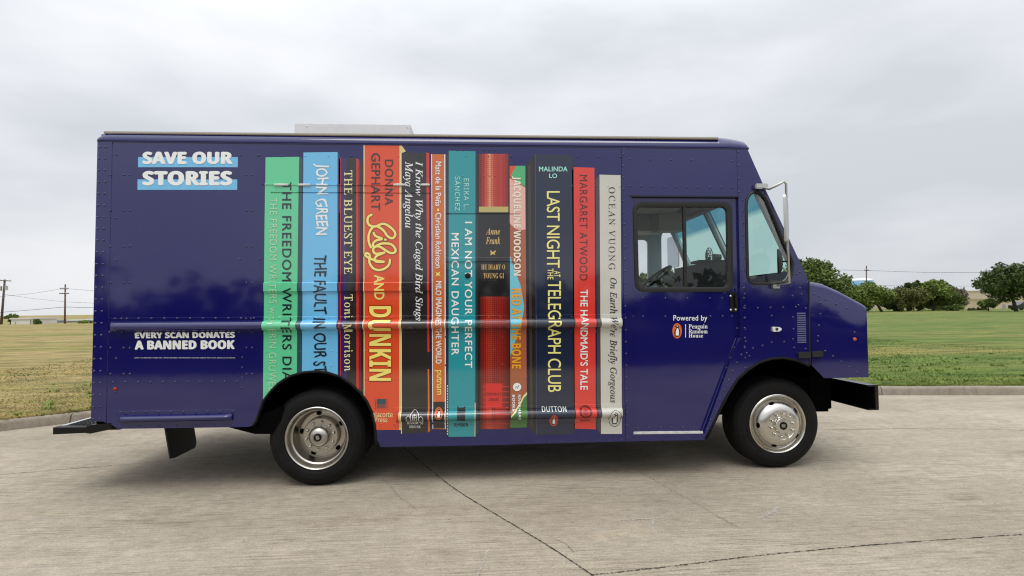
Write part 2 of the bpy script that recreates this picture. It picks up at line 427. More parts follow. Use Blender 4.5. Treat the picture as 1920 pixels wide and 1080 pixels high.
PAD = sheet('concrete_pavement', [[(x, -8.7, 0) for x in XS[3:-2]], [(x, curbY(x) + .1, 0) for x in XS[3:-2]]], CONC)
OFFS = [.17, .6, 2, 6, 15, 40, 120, 400, 3000]
sheet('grass_field', [[(x, curbY(x) + o, .115 + (.0 if o < .5 else .012 * math.sin(x * .9 + o))) for x in XS] for o in OFFS], GRASS)
b = bmesh.new(); prof = [(.0, -.02), (.012, .085), (.022, .112), (.045, .128), (.15, .13), (.165, .125), (.168, .06)]
xs = [-14 + .3 * k for k in range(160)]
R_ = []
for x in xs:
    t = Vector((1, (curbY(x + .05) - curbY(x - .05)) / .1)).normalized(); n = Vector((-t.y, t.x))
    R_.append([b.verts.new((x + n.x * d, curbY(x) + n.y * d, z + .002 * math.sin(x * 3.1))) for d, z in prof])
for A, B in zip(R_, R_[1:]):
    for k in range(len(prof) - 1): b.faces.new((A[k], B[k], B[k + 1], A[k + 1]))
for f in b.faces:
    f.smooth = True
tag(obj('kerb', b, KERBC), kind='structure')
# joints and cracks of the slab
JOINT = mat('joint_dirt', (.018, .016, .013, 1), .95, var=.5, vscale=9)
def crack(name, pts, w, jit=.0, z=.004, n=14, m=JOINT):
    P3 = smooth_path([G(*p).xy for p in pts], 4); q = []
    for a, c in zip(P3, P3[1:]):
        for k in range(n): q.append(a.lerp(c, k / n))
    b = bmesh.new(); prev = None; L = []
    for i, p in enumerate(q[:-1]):
        t = (q[i + 1] - p).normalized(); nn = Vector((-t.y, t.x)); o = nn * rng.uniform(-jit, jit); hw = w * (rng.uniform(.45, 1.1) if rng.random() > .3 else rng.uniform(.05, .4)) / 2
        L.append((b.verts.new((*(p + o + nn * hw), z)), b.verts.new((*(p + o - nn * hw), z))))
    for A, B in zip(L, L[1:]): b.faces.new((A[0], B[0], B[1], A[1]))
    o = obj(name, b, m, PAD); return o
crack('expansion_joint', [(755, 838), (836, 905), (905, 950), (985, 998), (1045, 1035), (1113, 1081)], .012, .003)
crack('expansion_joint', [(1108, 1079), (1280, 1060), (1400, 1045), (1640, 1022), (1930, 1002)], .009, .004)
crack('expansion_joint', [(-10, 891), (150, 878), (300, 866), (520, 846)], .009, .005)
crack('expansion_joint', [(1545, 806), (1740, 804), (1930, 807)], .009, .006)
crack('crack', [(1188, 878), (1270, 925), (1345, 968), (1392, 993)], .004, .012); crack('crack', [(716, 898), (735, 915), (748, 932), (782, 955)], .004, .014)
crack('crack', [(1040, 1012), (1060, 1020), (1075, 1036)], .004, .006)
CHALK = mat('chalky_scuff', (.53, .49, .43, 1), .95, var=.3, vscale=20)
crack('scuff', [(895, 1080), (905, 1055), (918, 1030)], .012, .01, m=CHALK); crack('scuff', [(1425, 972), (1445, 962), (1462, 952)], .03, .02, m=CHALK); crack('scuff', [(1160, 976), (1200, 974), (1240, 972)], .012, .012, m=CHALK); crack('scuff', [(1225, 975), (1222, 990), (1226, 1000)], .014, .012, m=CHALK)
def leaf_mat(name, a, c, rough=.6):
    m, nt, b = nodes_mat(name); q = NT(nt); b.inputs['Roughness'].default_value = rough; b.inputs['Specular IOR Level'].default_value = .25
    f = q.noise(q.map((1, 1, 1)), 1.1, 5, .7); nt.links.new(q.ramp(f, [(.32, a), (.68, c)]), b.inputs['Base Color'])
    return m
# short grass by the kerb
def blades(spans, n, seed):
    r = np.random.default_rng(seed); V, F = [], []
    X = np.concatenate([r.uniform(a, c, int(n * w)) for a, c, w in spans]); N = len(X)
    D = .14 + 26 * r.random(N) ** 3.2; Y = np.array([curbY(x) for x in X]) + D
    H = r.uniform(.012, .036, N) * (1 + .6 * (D < .4)); A = r.uniform(0, math.pi, N); wd = r.uniform(.004, .009, N) * (1 + D * .12); lean = r.normal(0, 1.1, (N, 2)) * H[:, None]
    z = np.full(N, .112)
    co = np.empty((N, 3, 3))
    co[:, 0] = np.stack([X - wd * np.cos(A), Y - wd * np.sin(A), z], 1); co[:, 1] = np.stack([X + wd * np.cos(A), Y + wd * np.sin(A), z], 1)
    co[:, 2] = np.stack([X + lean[:, 0], Y + lean[:, 1], z + H], 1)
    me = bpy.data.meshes.new('grass'); me.from_pydata(co.reshape(-1, 3).tolist(), [], np.arange(N * 3).reshape(-1, 3).tolist())
    return tag(link('grass', me, BLADE), kind='stuff')
blades([(-9, -1.5, .45), (6.5, 18, .55)], 130000, 3)

r9 = np.random.default_rng(9); V9 = []
for k in range(260):
    x = r9.uniform(6.5, 16) if r9.random() < .7 else r9.uniform(-8, -2); d = .2 + 6 * r9.random() ** 2; y = curbY(x) + d; n9 = r9.integers(10, 26); sp = r9.uniform(.04, .13)
    for _ in range(n9):
        a = r9.uniform(0, 6.28); q9 = sp * r9.random() ** .5; hh = r9.uniform(.03, .075); ww = r9.uniform(.008, .016); px9, py9 = x + q9 * math.cos(a), y + q9 * math.sin(a)
        V9 += [(px9 - ww * math.sin(a), py9 + ww * math.cos(a), .112), (px9 + ww * math.sin(a), py9 - ww * math.cos(a), .112), (px9 + hh * .8 * math.cos(a), py9 + hh * .8 * math.sin(a), .112 + hh)]
me = bpy.data.meshes.new('weeds'); me.from_pydata(V9, [], [(3 * k, 3 * k + 1, 3 * k + 2) for k in range(len(V9) // 3)])
tag(link('weeds', me, leaf_mat('weed_leaves', (.12, .19, .03, 1), (.22, .30, .06, 1))), kind='stuff')
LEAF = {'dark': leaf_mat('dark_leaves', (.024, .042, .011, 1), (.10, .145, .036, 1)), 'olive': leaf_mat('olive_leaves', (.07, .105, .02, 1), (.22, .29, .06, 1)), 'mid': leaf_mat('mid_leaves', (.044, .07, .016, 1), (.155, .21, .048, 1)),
        'rust': leaf_mat('rusty_leaves', (.06, .075, .02, 1), (.17, .17, .045, 1)), 'bare': leaf_mat('thin_grey_leaves', (.10, .085, .06, 1), (.24, .2, .15, 1)), 'reflection_hedge': leaf_mat('reflection_hedge_leaves', (.03, .026, .012, 1), (.08, .06, .03, 1))}
BARK = mat('bark', (.075, .06, .048, 1), .9, var=.3, vscale=6)
def leaf_mesh(name, blobs, n, size, m, parent, seed):
    r = np.random.default_rng(seed); out = []
    for (cx, cy, cz, rx, rz, k) in blobs:
        N = int(n * k); d = r.normal(size=(N, 3)); d /= np.linalg.norm(d, axis=1)[:, None]
        rad = r.random(N) ** .45; c = np.array([cx, cy, cz]) + d * rad[:, None] * np.array([rx, rx, rz])
        a = r.normal(size=(N, 3)); a /= np.linalg.norm(a, axis=1)[:, None]; b2 = np.cross(a, r.normal(size=(N, 3))); b2 /= np.linalg.norm(b2, axis=1)[:, None]
        s = size * r.uniform(.5, 1.2, N)[:, None]
        out.append(np.stack([c - a * s, c - b2 * s * .55, c + a * s, c + b2 * s * .55], 1))
    co = np.concatenate(out).reshape(-1, 3); M = len(co) // 4
    me = bpy.data.meshes.new(name); me.from_pydata(co.tolist(), [], np.arange(M * 4).reshape(-1, 4).tolist())
    return link(name, me, m, parent)
def tree(label, cx, top, bot, wpx, Y, kind, seed, base=585, trunk=True, group='trees across the field', name='broadleaf_tree', cat='tree', dens=1., tx=None, clumps=26, leaf=.24):
    g = at(cx if tx is None else tx, base, Y); z0 = .1
    root = empty(name, (g.x, Y, z0)); tag(root, label, cat, group)
    t, bt = at(cx, top, Y), at(cx, bot, Y); ox = t.x - g.x
    wl, wr = at(cx - wpx / 2, 560, Y).x, at(cx + wpx / 2, 560, Y).x; Wd = wr - wl; Hc = t.z - bt.z; zc_ = (t.z + bt.z) / 2 - z0
    r = random.Random(seed); blobs = []
    br = Wd * .125; clumps = int(clumps * 1.7)
    for k in range(clumps):
        while True:
            u = (r.uniform(-1, 1), r.uniform(-1, 1), r.uniform(-1, 1)); dd = u[0] ** 2 + u[1] ** 2 + u[2] ** 2
            if .1 < dd < 1 and (u[2] > -.35 or r.random() < .5): break
        s_ = r.uniform(.55, 1.4); blobs.append((ox + u[0] * (Wd / 2 - br * .8), u[1] * (Wd / 2 - br), zc_ + u[2] * (Hc / 2 - br * .55), br * s_, br * s_ * .8, s_ * s_))
    leaf_mesh('crown', blobs, 125 * dens, leaf, LEAF[kind], root, seed)
    if trunk:
        b = bmesh.new(); hz = max(.6, bt.z - z0 + Hc * .25); r0 = max(.09, Wd * .028)
        tube(b, [(0, 0, -.1), (ox * .3 + .05, 0, hz * .5), (ox * .6, .05, hz), (ox, 0, zc_ + Hc * .2)], [r0 * 1.15, r0 * .9, r0 * .7, r0 * .2], 8)
        for k in range(6):
            a = r.uniform(0, 6.28); l = Wd * r.uniform(.22, .38); h0 = hz * r.uniform(.75, 1)
            tube(b, [(ox * .5, 0, h0), (ox * .7 + math.cos(a) * l * .5, math.sin(a) * l * .5, h0 + Hc * .22), (ox + math.cos(a) * l, math.sin(a) * l, h0 + Hc * r.uniform(.3, .55))], [r0 * .5, r0 * .32, r0 * .1], 6)
        obj('trunk', b, BARK, root, True)
    return root
tree('dark green tree rising behind the sloping bonnet of the van', 1530, 479, 585, 126, 78, 'mid', 11, clumps=44, leaf=.26)
tree('bushy light olive tree next to the blue and white water tower', 1630, 529, 578, 84, 84, 'olive', 12, tx=1654)
tree('dark low shrub between two olive trees in the field', 1668, 552, 586, 44, 88, 'dark', 21, trunk=False, name='shrub', cat='shrub', group='shrubs across the field')
tree('rusty brown green tree left of the round green tree', 1702, 535, 580, 66, 84, 'rust', 13)
tree('dark narrow tree top showing behind the rusty tree', 1713, 521, 575, 34, 96, 'dark', 14)
tree('round mid green tree in the middle of the clump', 1750, 527, 578, 78, 86, 'olive', 15, clumps=30)
tree('dark tree top showing over the round green tree', 1759, 519, 570, 44, 97, 'dark', 16)
tree('dark green tree at the clump\'s edge beside the grey thin one', 1776, 548, 580, 52, 85, 'mid', 17)
tree('thin greyish half bare tree in front of the beige warehouse', 1797, 535, 578, 40, 90, 'bare', 18, dens=.35)
tree('large dark spreading tree before the beige building', 1886, 494, 568, 104, 68, 'dark', 19, tx=1906, clumps=50, leaf=.22, base=588)
tree('small leafy sapling beside the large spreading tree', 1853, 561, 578, 30, 74, 'mid', 20, dens=.5)
tree('green tree seen through the cab behind the steering wheel', 1262, 500, 585, 74, 80, 'olive', 71, group='trees seen through the cab')
tree('green tree seen through the far door window of the cab', 1206, 508, 585, 60, 80, 'mid', 72, group='trees seen through the cab')
tree('broad olive tree filling the gap beside the bonnet\'s tip', 1594, 538, 582, 52, 82, 'olive', 51)
tree('wide mid green tree closing the middle of the clump', 1722, 537, 582, 56, 88, 'mid', 52, clumps=30)
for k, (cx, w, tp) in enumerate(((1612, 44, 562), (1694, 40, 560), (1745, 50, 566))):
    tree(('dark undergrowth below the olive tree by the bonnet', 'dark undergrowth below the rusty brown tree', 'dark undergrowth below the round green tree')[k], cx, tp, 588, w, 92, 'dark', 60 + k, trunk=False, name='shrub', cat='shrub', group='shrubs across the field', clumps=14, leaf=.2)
for k, (cx, w, s) in enumerate(((1790, 30, 31), (1822, 16, 32), (1842, 20, 33), (1690, 14, 34))):
    tree(('low green shrub under the thin greyish tree', 'tiny round shrub by the warehouse\'s white dock door', 'dark little shrub under the small sapling', 'small reddish shrub under the rusty tree')[k], cx, (571, 576, 574, 561)[k], 588, w, 82 if k < 3 else 80, ('mid', 'dark', 'dark', 'rust')[k], s, trunk=False, name='shrub', cat='shrub', group='shrubs across the field', clumps=10, leaf=.16)
tree('small wind blown tree beside the white shed', 22, 588, 606, 24, 84, 'olive', 41, base=610, tx=19, dens=.6, clumps=14, leaf=.18, group='greenery beyond the field at the shed')
tree('round green bush at the white shed\'s far end', 68, 598, 612, 18, 80, 'mid', 42, trunk=False, name='bush', cat='bush', group='greenery beyond the field at the shed', clumps=12, leaf=.16)
tree('low green bush at the corner of the van\'s rear', 158, 600, 610, 24, 83, 'olive', 43, trunk=False, name='bush', cat='bush', group='greenery beyond the field at the shed', clumps=12, leaf=.16)

# ---- buildings far off
def block(name, label, cat, x0, x1, y0, Y, dep, col, rcol, base=600, doors=(), trim=True):
    a, c = at(x0, y0, Y), at(x1, y0, Y)
    root = empty(name, ((a.x + c.x) / 2, Y, .05)); tag(root, label, cat); w = (c.x - a.x) / 2; h = a.z - .05
    b = bmesh.new(); box(b, -w, w, 0, dep, 0, h); obj('wall', b, mat('wall_' + name + str(x0), col, .85, var=.08, vscale=.5), root)
    b = bmesh.new(); box(b, -w - .15, w + .15, -.15, dep + .15, h, h + .22); obj('roof', b, mat('roof_' + name + str(x0), rcol, .7), root)
    for (d0, d1, dy0, dy1, dc, nm) in doors:
        p, q = at(d0, dy0, Y - .05), at(d1, dy1, Y - .05); b = bmesh.new(); box(b, p.x - root.location.x, q.x - root.location.x, -.06, .05, max(0, q.z - .05), p.z - .05); obj(nm, b, mat('panel_%d' % dc, srgb(dc, dc, dc + 4), .5), root)
    return root
block('warehouse', 'long beige warehouse with a white dock door behind the trees', 'warehouse', 1782, 1990, 547, 118, 30, srgb(196, 182, 160), srgb(206, 192, 170), doors=((1806, 1832, 570, 581, 225, 'dock_door'), (1850, 1858, 566, 581, 120, 'door'), (1925, 1950, 566, 581, 200, 'dock_door')))
block('annex_building', 'small tan block building behind the large spreading tree', 'building', 1861, 1912, 561, 100, 8, srgb(200, 182, 150), srgb(206, 190, 160), doors=((1880, 1886, 570, 584, 150, 'door'),))
block('storage_shed', 'white metal storage shed at the edge of the field', 'shed', 21, 59, 599, 82, 5, srgb(216, 214, 206), srgb(205, 203, 198), doors=((28, 29, 603, 612, 150, 'post'), (57, 58, 600, 612, 120, 'post')))
block('trailer_office', 'short grey site trailer between bush and long trailers', 'trailer', 78, 88, 602, 90, 4, srgb(150, 158, 168), srgb(190, 192, 194), doors=((80, 82, 604, 608, 90, 'window'), (84, 86, 604, 608, 90, 'window')))
block('trailer_row_building', 'long low blue grey trailer building behind the wooden pole', 'building', 89, 147, 603, 95, 6, srgb(140, 152, 160), srgb(196, 198, 198), doors=tuple((92 + 9 * k, 97 + 9 * k, 604.5, 609, (100, 205)[k % 2], 'window') for k in range(6)))
block('pale_hall', 'pale grey hall just behind the van\'s rear edge', 'hall', 163, 200, 600, 105, 12, srgb(190, 196, 196), srgb(200, 204, 204), doors=((166, 169, 603, 608, 140, 'door'),))
# water tower
Yt = 330; c0 = at(1616, 545, Yt); root = empty('water_tower', (c0.x, Yt, 0)); tag(root, 'water tower with a white cap and blue tank above the trees', 'water tower')
zt_, zm_, rt_ = at(1616, 521.5, Yt).z, at(1616, 527, Yt).z, (at(1635, 540, Yt).x - at(1598, 540, Yt).x) / 2
def lathe_z(bm, prof, n=40):
    R_ = [[bm.verts.new((r * math.cos(2 * math.pi * k / n), r * math.sin(2 * math.pi * k / n), z)) for k in range(n)] for r, z in prof]
    for A, B in zip(R_, R_[1:]):
        for k in range(n): bm.faces.new((A[k], A[(k + 1) % n], B[(k + 1) % n], B[k]))
    bm.faces.new(R_[-1]); bm.faces.new(R_[0][::-1])
b = bmesh.new(); lathe_z(b, [(rt_, zm_), (rt_ * .98, zm_ + .5), (rt_ * .7, zt_ - .5), (rt_ * .3, zt_ - .1), (.3, zt_)]); obj('tank_cap', b, WHITEP, root, True)
b = bmesh.new(); zl = at(1616, 540, Yt).z; lathe_z(b, [(rt_ * .5, zl - 2.5), (rt_ * .95, zl), (rt_, zm_)]); obj('tank', b, mat('tower_blue', srgb(120, 165, 196), .5, var=.25, vscale=.15), root, True)
b = bmesh.new(); lathe_z(b, [(rt_ * .55, 0), (rt_ * .45, zl - 2.4)]); obj('column', b, WHITEP, root, True)
# utility poles with their crossarms
WOOD = mat('pole_wood', (.10, .075, .062, 1), .9, var=.3, vscale=3); WOODR = mat('red_pole_wood', (.14, .075, .06, 1), .9, var=.3, vscale=3)
def pole(label, foot, head, Y, r, m, arms, extra=None):
    f_, h_ = at(*foot, Y), at(*head, Y); root = empty('utility_pole', (f_.x, Y, 0)); tag(root, label, 'utility pole', 'utility poles')
    L = lambda p: (p.x - f_.x, 0, p.z)
    b = bmesh.new(); tube(b, [(0, 0, -.2), L(h_)], [r, r * .75], 8); obj('pole', b, m, root, True)
    for (x0, y0, x1, y1) in arms:
        p, q = L(at(x0, y0, Y)), L(at(x1, y1, Y)); b = bmesh.new(); tube(b, [(p[0], -.12, p[2]), (q[0], -.12, q[2])], .07, 6); a = obj('crossarm', b, m, root)
        for t in (.05, .35, .65, .95):
            b = bmesh.new(); X, Z = p[0] + (q[0] - p[0]) * t, p[2] + (q[2] - p[2]) * t; tube(b, [(X, -.12, Z), (X, -.12, Z + .22)], [.05, .03], 6); obj('insulator', b, GREYM, a)
    for (cx, cy) in (extra or ()):
        p = L(at(cx, cy, Y)); b = bmesh.new(); tube(b, [(p[0], -.1, p[2] - .35), (p[0], -.1, p[2] + .35)], .2, 10); obj('transformer', b, GREYM, root)
    return root
pole('leaning grey utility pole with transformers next to the white shed', (2, 611), (9, 524), 84, .17, WOOD, [(-10, 525, 22, 527)], [(13, 540), (2, 541)])
pole('reddish wooden utility pole with two short crossarms before the long trailer', (121.5, 609), (122.5, 533), 83, .13, WOODR, [(113.5, 541.5, 129.5, 541.5), (112.5, 550.5, 130, 550.5)])
pole('slim utility pole standing right before the water tower', (1624.5, 585), (1624.5, 498), 92, .12, WOOD, [(1620, 507, 1629, 507)])
WIRE = mat('wire', (.12, .12, .125, 1), .6)
for lab, pts, Y, r in (('upper cable climbing from the leaning pole to the red pole\'s top arm', [(-60, 561), (0, 556), (60, 550.5), (113, 542)], 83.5, .02), ('cable sagging from the leaning pole past the red pole', [(6, 551.5), (60, 559.5), (122, 566), (200, 569.5)], 84, .02),
        ('thick low cable strung between the leaning and the red pole', [(-60, 591), (4, 585.5), (60, 581), (122, 575.5), (210, 578)], 84, .035), ('cable leaving the red pole\'s top arm towards the van', [(129.5, 541.5), (172, 545), (230, 549)], 83.5, .02),
        ('upper cable crossing the sky over the clump of trees', [(1560, 506), (1624, 507), (1740, 511), (1870, 511), (1990, 507)], 92, .03), ('lower cable crossing just above the warehouse', [(1560, 536), (1624, 535), (1740, 537), (1870, 536), (1990, 533)], 110, .03)):
    b = bmesh.new(); tube(b, [at(x, y, Y) for x, y in pts], r, 5); tag(obj('power_cable', b, WIRE), lab, 'cable', 'overhead cables')
# dark car parked at the annex
ca = at(1921, 577, 80); root = empty('parked_car', (ca.x, 80, .1)); tag(root, 'dark car parked beside the tan block at the field\'s edge', 'car')
b = bmesh.new(); prism(b, rounded([(-2, .25), (2.1, .25), (2.15, .75), (1.3, .88), (.75, 1.4), (-.9, 1.42), (-1.6, .95), (-2.05, .85)], .15, 3), 'y', -.85, .85); obj('car_body', b, mat('car_dark', (.012, .013, .018, 1), .2, 0, .5), root)
b = bmesh.new(); prism(b, [(-1.3, .95), (1.1, .92), (.68, 1.34), (-.85, 1.36)], 'y', -.86, .86); obj('car_glass', b, mat('car_window', (.05, .06, .07, 1), .08), root)
for x_, y_ in ((-1.3, -.8), (1.35, -.8), (-1.3, .62), (1.35, .62)):
    b = bmesh.new(); lathe(b, [(0, 0), (.2, 0), (.31, .0), (.33, .03), (.33, .18), (.2, .2), (0, .2)], (x_, y_, .33), 18); obj('car_wheel', b, RUBBER, root)
# unseen dark leaf mass and bank, added behind the camera for the paintwork's reflection
r_ = random.Random(5)
blb = [(-26 + .36 * k + r_.uniform(-.3, .3), -9.9 + r_.uniform(-.5, .5), r_.uniform(.3, 2.5), r_.uniform(.5, .8), r_.uniform(.5, .75), 1) for k in range(170)]
blb += [(-26 + .5 * k, -9.6, .4, .55, .45, 1) for k in range(122)] + [(-26 + .5 * k, -9.9, 1.2, .55, .6, 1) for k in range(122)]
refl_hedge_ = leaf_mesh('reflection_hedge', blb, 55, .2, LEAF['reflection_hedge'], None, 77); hb_ = bmesh.new(); hb_.from_mesh(refl_hedge_.data); prism(hb_, [(-8.9, 0), (-9.0, .9), (-9.6, 1.3), (-11, 1.3), (-11, 0)], 'x', -28, 38); hb_.to_mesh(refl_hedge_.data); hb_.free(); tag(refl_hedge_, kind='stuff')

# ================================================================ THE VAN
VAN = empty('step_van')
VAN.matrix_world = Matrix.Translation(VT) @ RT.to_4x4()
tag(VAN, 'navy blue step van wrapped with giant printed book spines, parked on the concrete', 'van')
WID = 2.32
px = lambda L: [XZ(*p) for p in L]
MAIN = px([(183.6, 266), (1400.5, 279.5), (1403, 283), (1430.5, 345), (1479, 447), (1514, 521), (1516.5, 600)]) + FARCH[::-1] + px([(1319, 825), (1190, 827.2), (900, 835)]) + ARCH[::-1] + px([(440, 801), (222, 804), (210, 797), (193, 790), (171, 790)])
DOOR = px([(1184.5, 369.5), (1384, 369.5), (1389, 632), (1379, 652), (1321, 813), (1188, 815)])
QUART = [(1396.7, 386), (1398, 374), (1403.5, 363.5), (1413, 357), (1422, 357.5), (1431, 362.5), (1440, 374), (1456, 413), (1472, 453), (1486, 484), (1489, 493), (1486.7, 515.6), (1482, 525), (1474, 531), (1447, 534.6), (1413, 534), (1404, 529), (1399.5, 519)]
QC = (1440, 450)
def inset_px(L, d):
    c = []
    n = len(L)
    for i in range(n):
        a, b, e = Vector(L[i - 1]), Vector(L[i]), Vector(L[(i + 1) % n])
        t = (e - a).normalized(); nrm = Vector((-t.y, t.x))
        c.append(tuple(b + nrm * d))
    return c
quart_out = px(QUART); quart_in = px(inset_px(QUART, 5.0))
WIN_PX = [(1187.5, 378), (1374, 378), (1376.5, 547), (1192, 547)]
win_out = rounded(px(WIN_PX), .085); win_in = rounded(px([(1195.5, 387.5), (1365, 387.5), (1367, 538), (1199.5, 538)]), .055)

body = flat_bm([MAIN, DOOR, quart_out])
drape(body)
def in_solid(p): return in_poly(p, MAIN) and not in_poly(p, DOOR) and not in_poly(p, quart_out)
# rivets of the plain panels; those on the printed books go to the books further down
RIV = []
def vcol(x, y0, y1, step, ref=None):
    X = xpx(x, ref or (y0 + y1) / 2); Z0, Z1 = XZ(x, y0)[1], XZ(x, y1)[1]; n = max(1, round((y1 - y0) / step))
    for k in range(n + 1): RIV.append((X, Z0 + (Z1 - Z0) * k / n))
def hrow(x0, x1, y0, y1, step):
    a, b = XZ(x0, y0), XZ(x1, y1); n = max(1, round((x1 - x0) / step))
    for k in range(n + 1): RIV.append((a[0] + (b[0] - a[0]) * k / n, a[1] + (b[1] - a[1]) * k / n))
vcol(187, 276, 785, 22.3, 276); vcol(198.5, 276, 785, 22.3, 276)
seam = lambda x: 263.8 + (x - 205) * .0106
x = 222
while x < 1165:
    for d in (0, 11.3, 22.6, 46, 69, 92):
        if x + d < 1165: RIV.append(XZ(x + d, seam(x + d)))
    x += 115.3
x = 1181
while x < 1392: RIV.append(XZ(x, seam(x) + .5)); x += 21.5
for y in (328, 395, 462, 530, 652, 701):
    for x in (207, 232, 243.5, 462, 472.5): RIV.append(XZ(x, y))
for y in (290, 408.5, 487, 672, 735): RIV.append(XZ(218, y))
for y in (291, 486): RIV.append(XZ(450, y)); RIV.append(XZ(487, y))
hrow(212, 444, 716.5, 715.5, 23.2)
vcol(454, 670, 727, 19)
for xs, y in (((216, 228, 238), 597.5), ((452, 462, 471), 597.5)):
    for x in xs: RIV.append(XZ(x, y))
hrow(260, 1160, 597.2, 594.3, 23.1); hrow(206, 1160, 622.5, 621.5, 23.1)
hrow(228, 436, 772.6, 771.4, 23); hrow(226, 436, 798.6, 797.5, 34)
hrow(760, 1160, 766.5, 762.5, 23.1); hrow(715, 1160, 795, 789.5, 23.1)
vcol(1172, 290, 820, 21.8, 555); hrow(985, 1165, 829.5, 825.8, 22.5)
for y in (655, 708): hrow(500, 1160, y + 4, y, 58); hrow(510, 1150, y - 22, y - 25, 116)
hrow(960, 1162, 347, 349.5, 21.5); hrow(484, 1165, 292, 294, 43)
for x in (858, 868, 908, 918, 928):
    for y in (459, 526, 281, 330): RIV.append(XZ(x, y))
# above the door, along the cab post, around the quarter window and on the cowl
hrow(1181, 1372, 298.5, 302, 42); hrow(1181, 1372, 349, 352, 21.2)
vcol(1387.8, 285, 360, 22, 450); vcol(1393.5, 375, 640, 22, 450)
vcol(1394.5, 540, 690, 20, 560)
hrow(1396, 1482, 539.5, 537, 14); hrow(1397, 1492, 578, 575.5, 23)
for q in [(1489, 528), (1486, 555), (1487, 595), (1488, 617), (1447, 592), (1447, 642), (1430, 648), (1412, 653), (1470, 641), (1487, 636), (1500, 540), (1503, 552), (1497, 572), (1511, 578), (1489, 652), (1511, 654), (1500, 510), (1494, 514), (1390, 665), (1382, 680), (1374, 696), (1366, 713), (1358, 731), (1350, 749), (1341, 768), (1333, 787), (1326, 805), (1396, 650), (1400, 662), (1405, 668)]: RIV.append(XZ(*q))
DT0, DT1 = XZ(1011, 772), XZ(1066, 760)
RIV = [q for q in RIV if in_solid(q) and not (DT0[0] < q[0] < DT1[0] and DT0[1] < q[1] < DT1[1])]
BOOKPOLYS = []                                  # filled by the books: (outline, mesh builder)

# ---- printed books on the wrap
def rect(x0, y0, x1, y1): return [(x0, y0), (x1, y0), (x1, y1), (x0, y1)]
def sub(L, n=1): return px(L)
def decal(name, parts, parent=VAN, label=None, base=.0008):
    """parts: list of (pixel outline(s), material); later parts lie on top."""
    mats, bms = [], bmesh.new()
    for k, pt in enumerate(parts):
        L, m = pt[:2]; k = pt[2] if len(pt) > 2 else k
        loops = [px(L)] if not isinstance(L[0][0], (list, tuple)) else [px(l) for l in L]
        b = flat_bm(loops); drape(b, base + .0004 * k, True)
        if m not in mats: mats.append(m)
        for f in b.faces: f.material_index = mats.index(m)
        me = bpy.data.meshes.new('t'); b.to_mesh(me); b.free(); bms.from_mesh(me); bpy.data.meshes.remove(me)
    o = obj(name, bms, mats, parent)
    if label: o['label'] = label
    return o, None

def alpha(s, style):
    up, lo = {'S': (0x1D400, 0x1D41A), 'si': (0x1D434, 0x1D44E), 'sbi': (0x1D468, 0x1D482), 'scr': (0x1D4D0, 0x1D4EA), 'a': (0x1D5A0, 0x1D5BA), 'ab': (0x1D5D4, 0x1D5EE), 'abi': (0x1D63C, 0x1D656), 'mono': (0x1D670, 0x1D68A)}[style]
    o = ''
    for ch in s:
        if 'A' <= ch <= 'Z': o += chr(up + ord(ch) - 65)
        elif 'a' <= ch <= 'z':
            v = lo + ord(ch) - 97; o += chr(0x210E if v == 0x1D455 else v)
        else: o += ch
    return o
def text_bm(body, style='g', space=1., heavy=0., jitter=0., copies=0., shear=0.):
    c = bpy.data.curves.new('t', 'FONT')
    c.body = alpha(body, style) if style != 'g' else body
    c.space_character = space; copies = copies or heavy; c.resolution_u = 4; c.space_line = .95; c.align_x = 'CENTER' if '\n' in body else 'LEFT'
    o = bpy.data.objects.new('t', c); COL.objects.link(o)
    bpy.context.view_layer.update()
    me = bpy.data.meshes.new_from_object(o.evaluated_get(bpy.context.evaluated_depsgraph_get()))
    bpy.data.objects.remove(o); bpy.data.curves.remove(c)
    v = np.zeros(len(me.vertices) * 3); me.vertices.foreach_get('co', v); v = v.reshape(-1, 3)[:, :2].copy()
    faces = [tuple(p.vertices) for p in me.polygons]; bpy.data.meshes.remove(me)
    if jitter:
        u = v[:, 0].copy()
        v[:, 1] += jitter * (np.sin(u * 5.1 + 1) * .5 + np.sin(u * 11.3) * .35)
        v[:, 0] += jitter * .9 * v[:, 1] * np.sin(u * 3.7 + .5)
    layers = [v]
    if copies:
        for dx, dy in ((copies, 0), (-copies, 0), (0, copies * .6), (0, -copies * .6)): layers.append(v + np.array([dx, dy]))
    if shear:
        for L in layers: L[:, 0] -= shear * L[:, 1]
    return layers, faces
def letter(body, r, mt, style='g', rot=False, space=1., heavy=0., jitter=0., copies=0., shear=0., parent=None, off=.003, name='lettering', label=None, skew=0., fn=None):
    layers, faces = text_bm(body, style, space, heavy, jitter, copies, shear)
    al = np.concatenate(layers); u0, v0 = al.min(0); u1, v1 = al.max(0)
    x0, y0, x1, y1 = r; bms = bmesh.new()
    for k, L in enumerate(layers):
        b = bmesh.new(); vs = []
        for u, v in L:
            a, c = (u - u0) / (u1 - u0), (v - v0) / (v1 - v0)
            if rot: X, Z = XZ(x0 + c * (x1 - x0) + skew * (a - .5), y0 + a * (y1 - y0))
            else: X, Z = XZ(x0 + a * (x1 - x0), y1 - c * (y1 - y0) + skew * (a - .5))
            vs.append(b.verts.new((X, 0, Z)))
        for f in faces:
            try: b.faces.new([vs[i] for i in f])
            except ValueError: pass
        drape(b, off + .0002 * k, True, fn=fn)
        me = bpy.data.meshes.new('t'); b.to_mesh(me); b.free(); bms.from_mesh(me); bpy.data.meshes.remove(me)
    o = obj(name, bms, mt, parent or VAN)
    if label: o['label'] = label
    return o
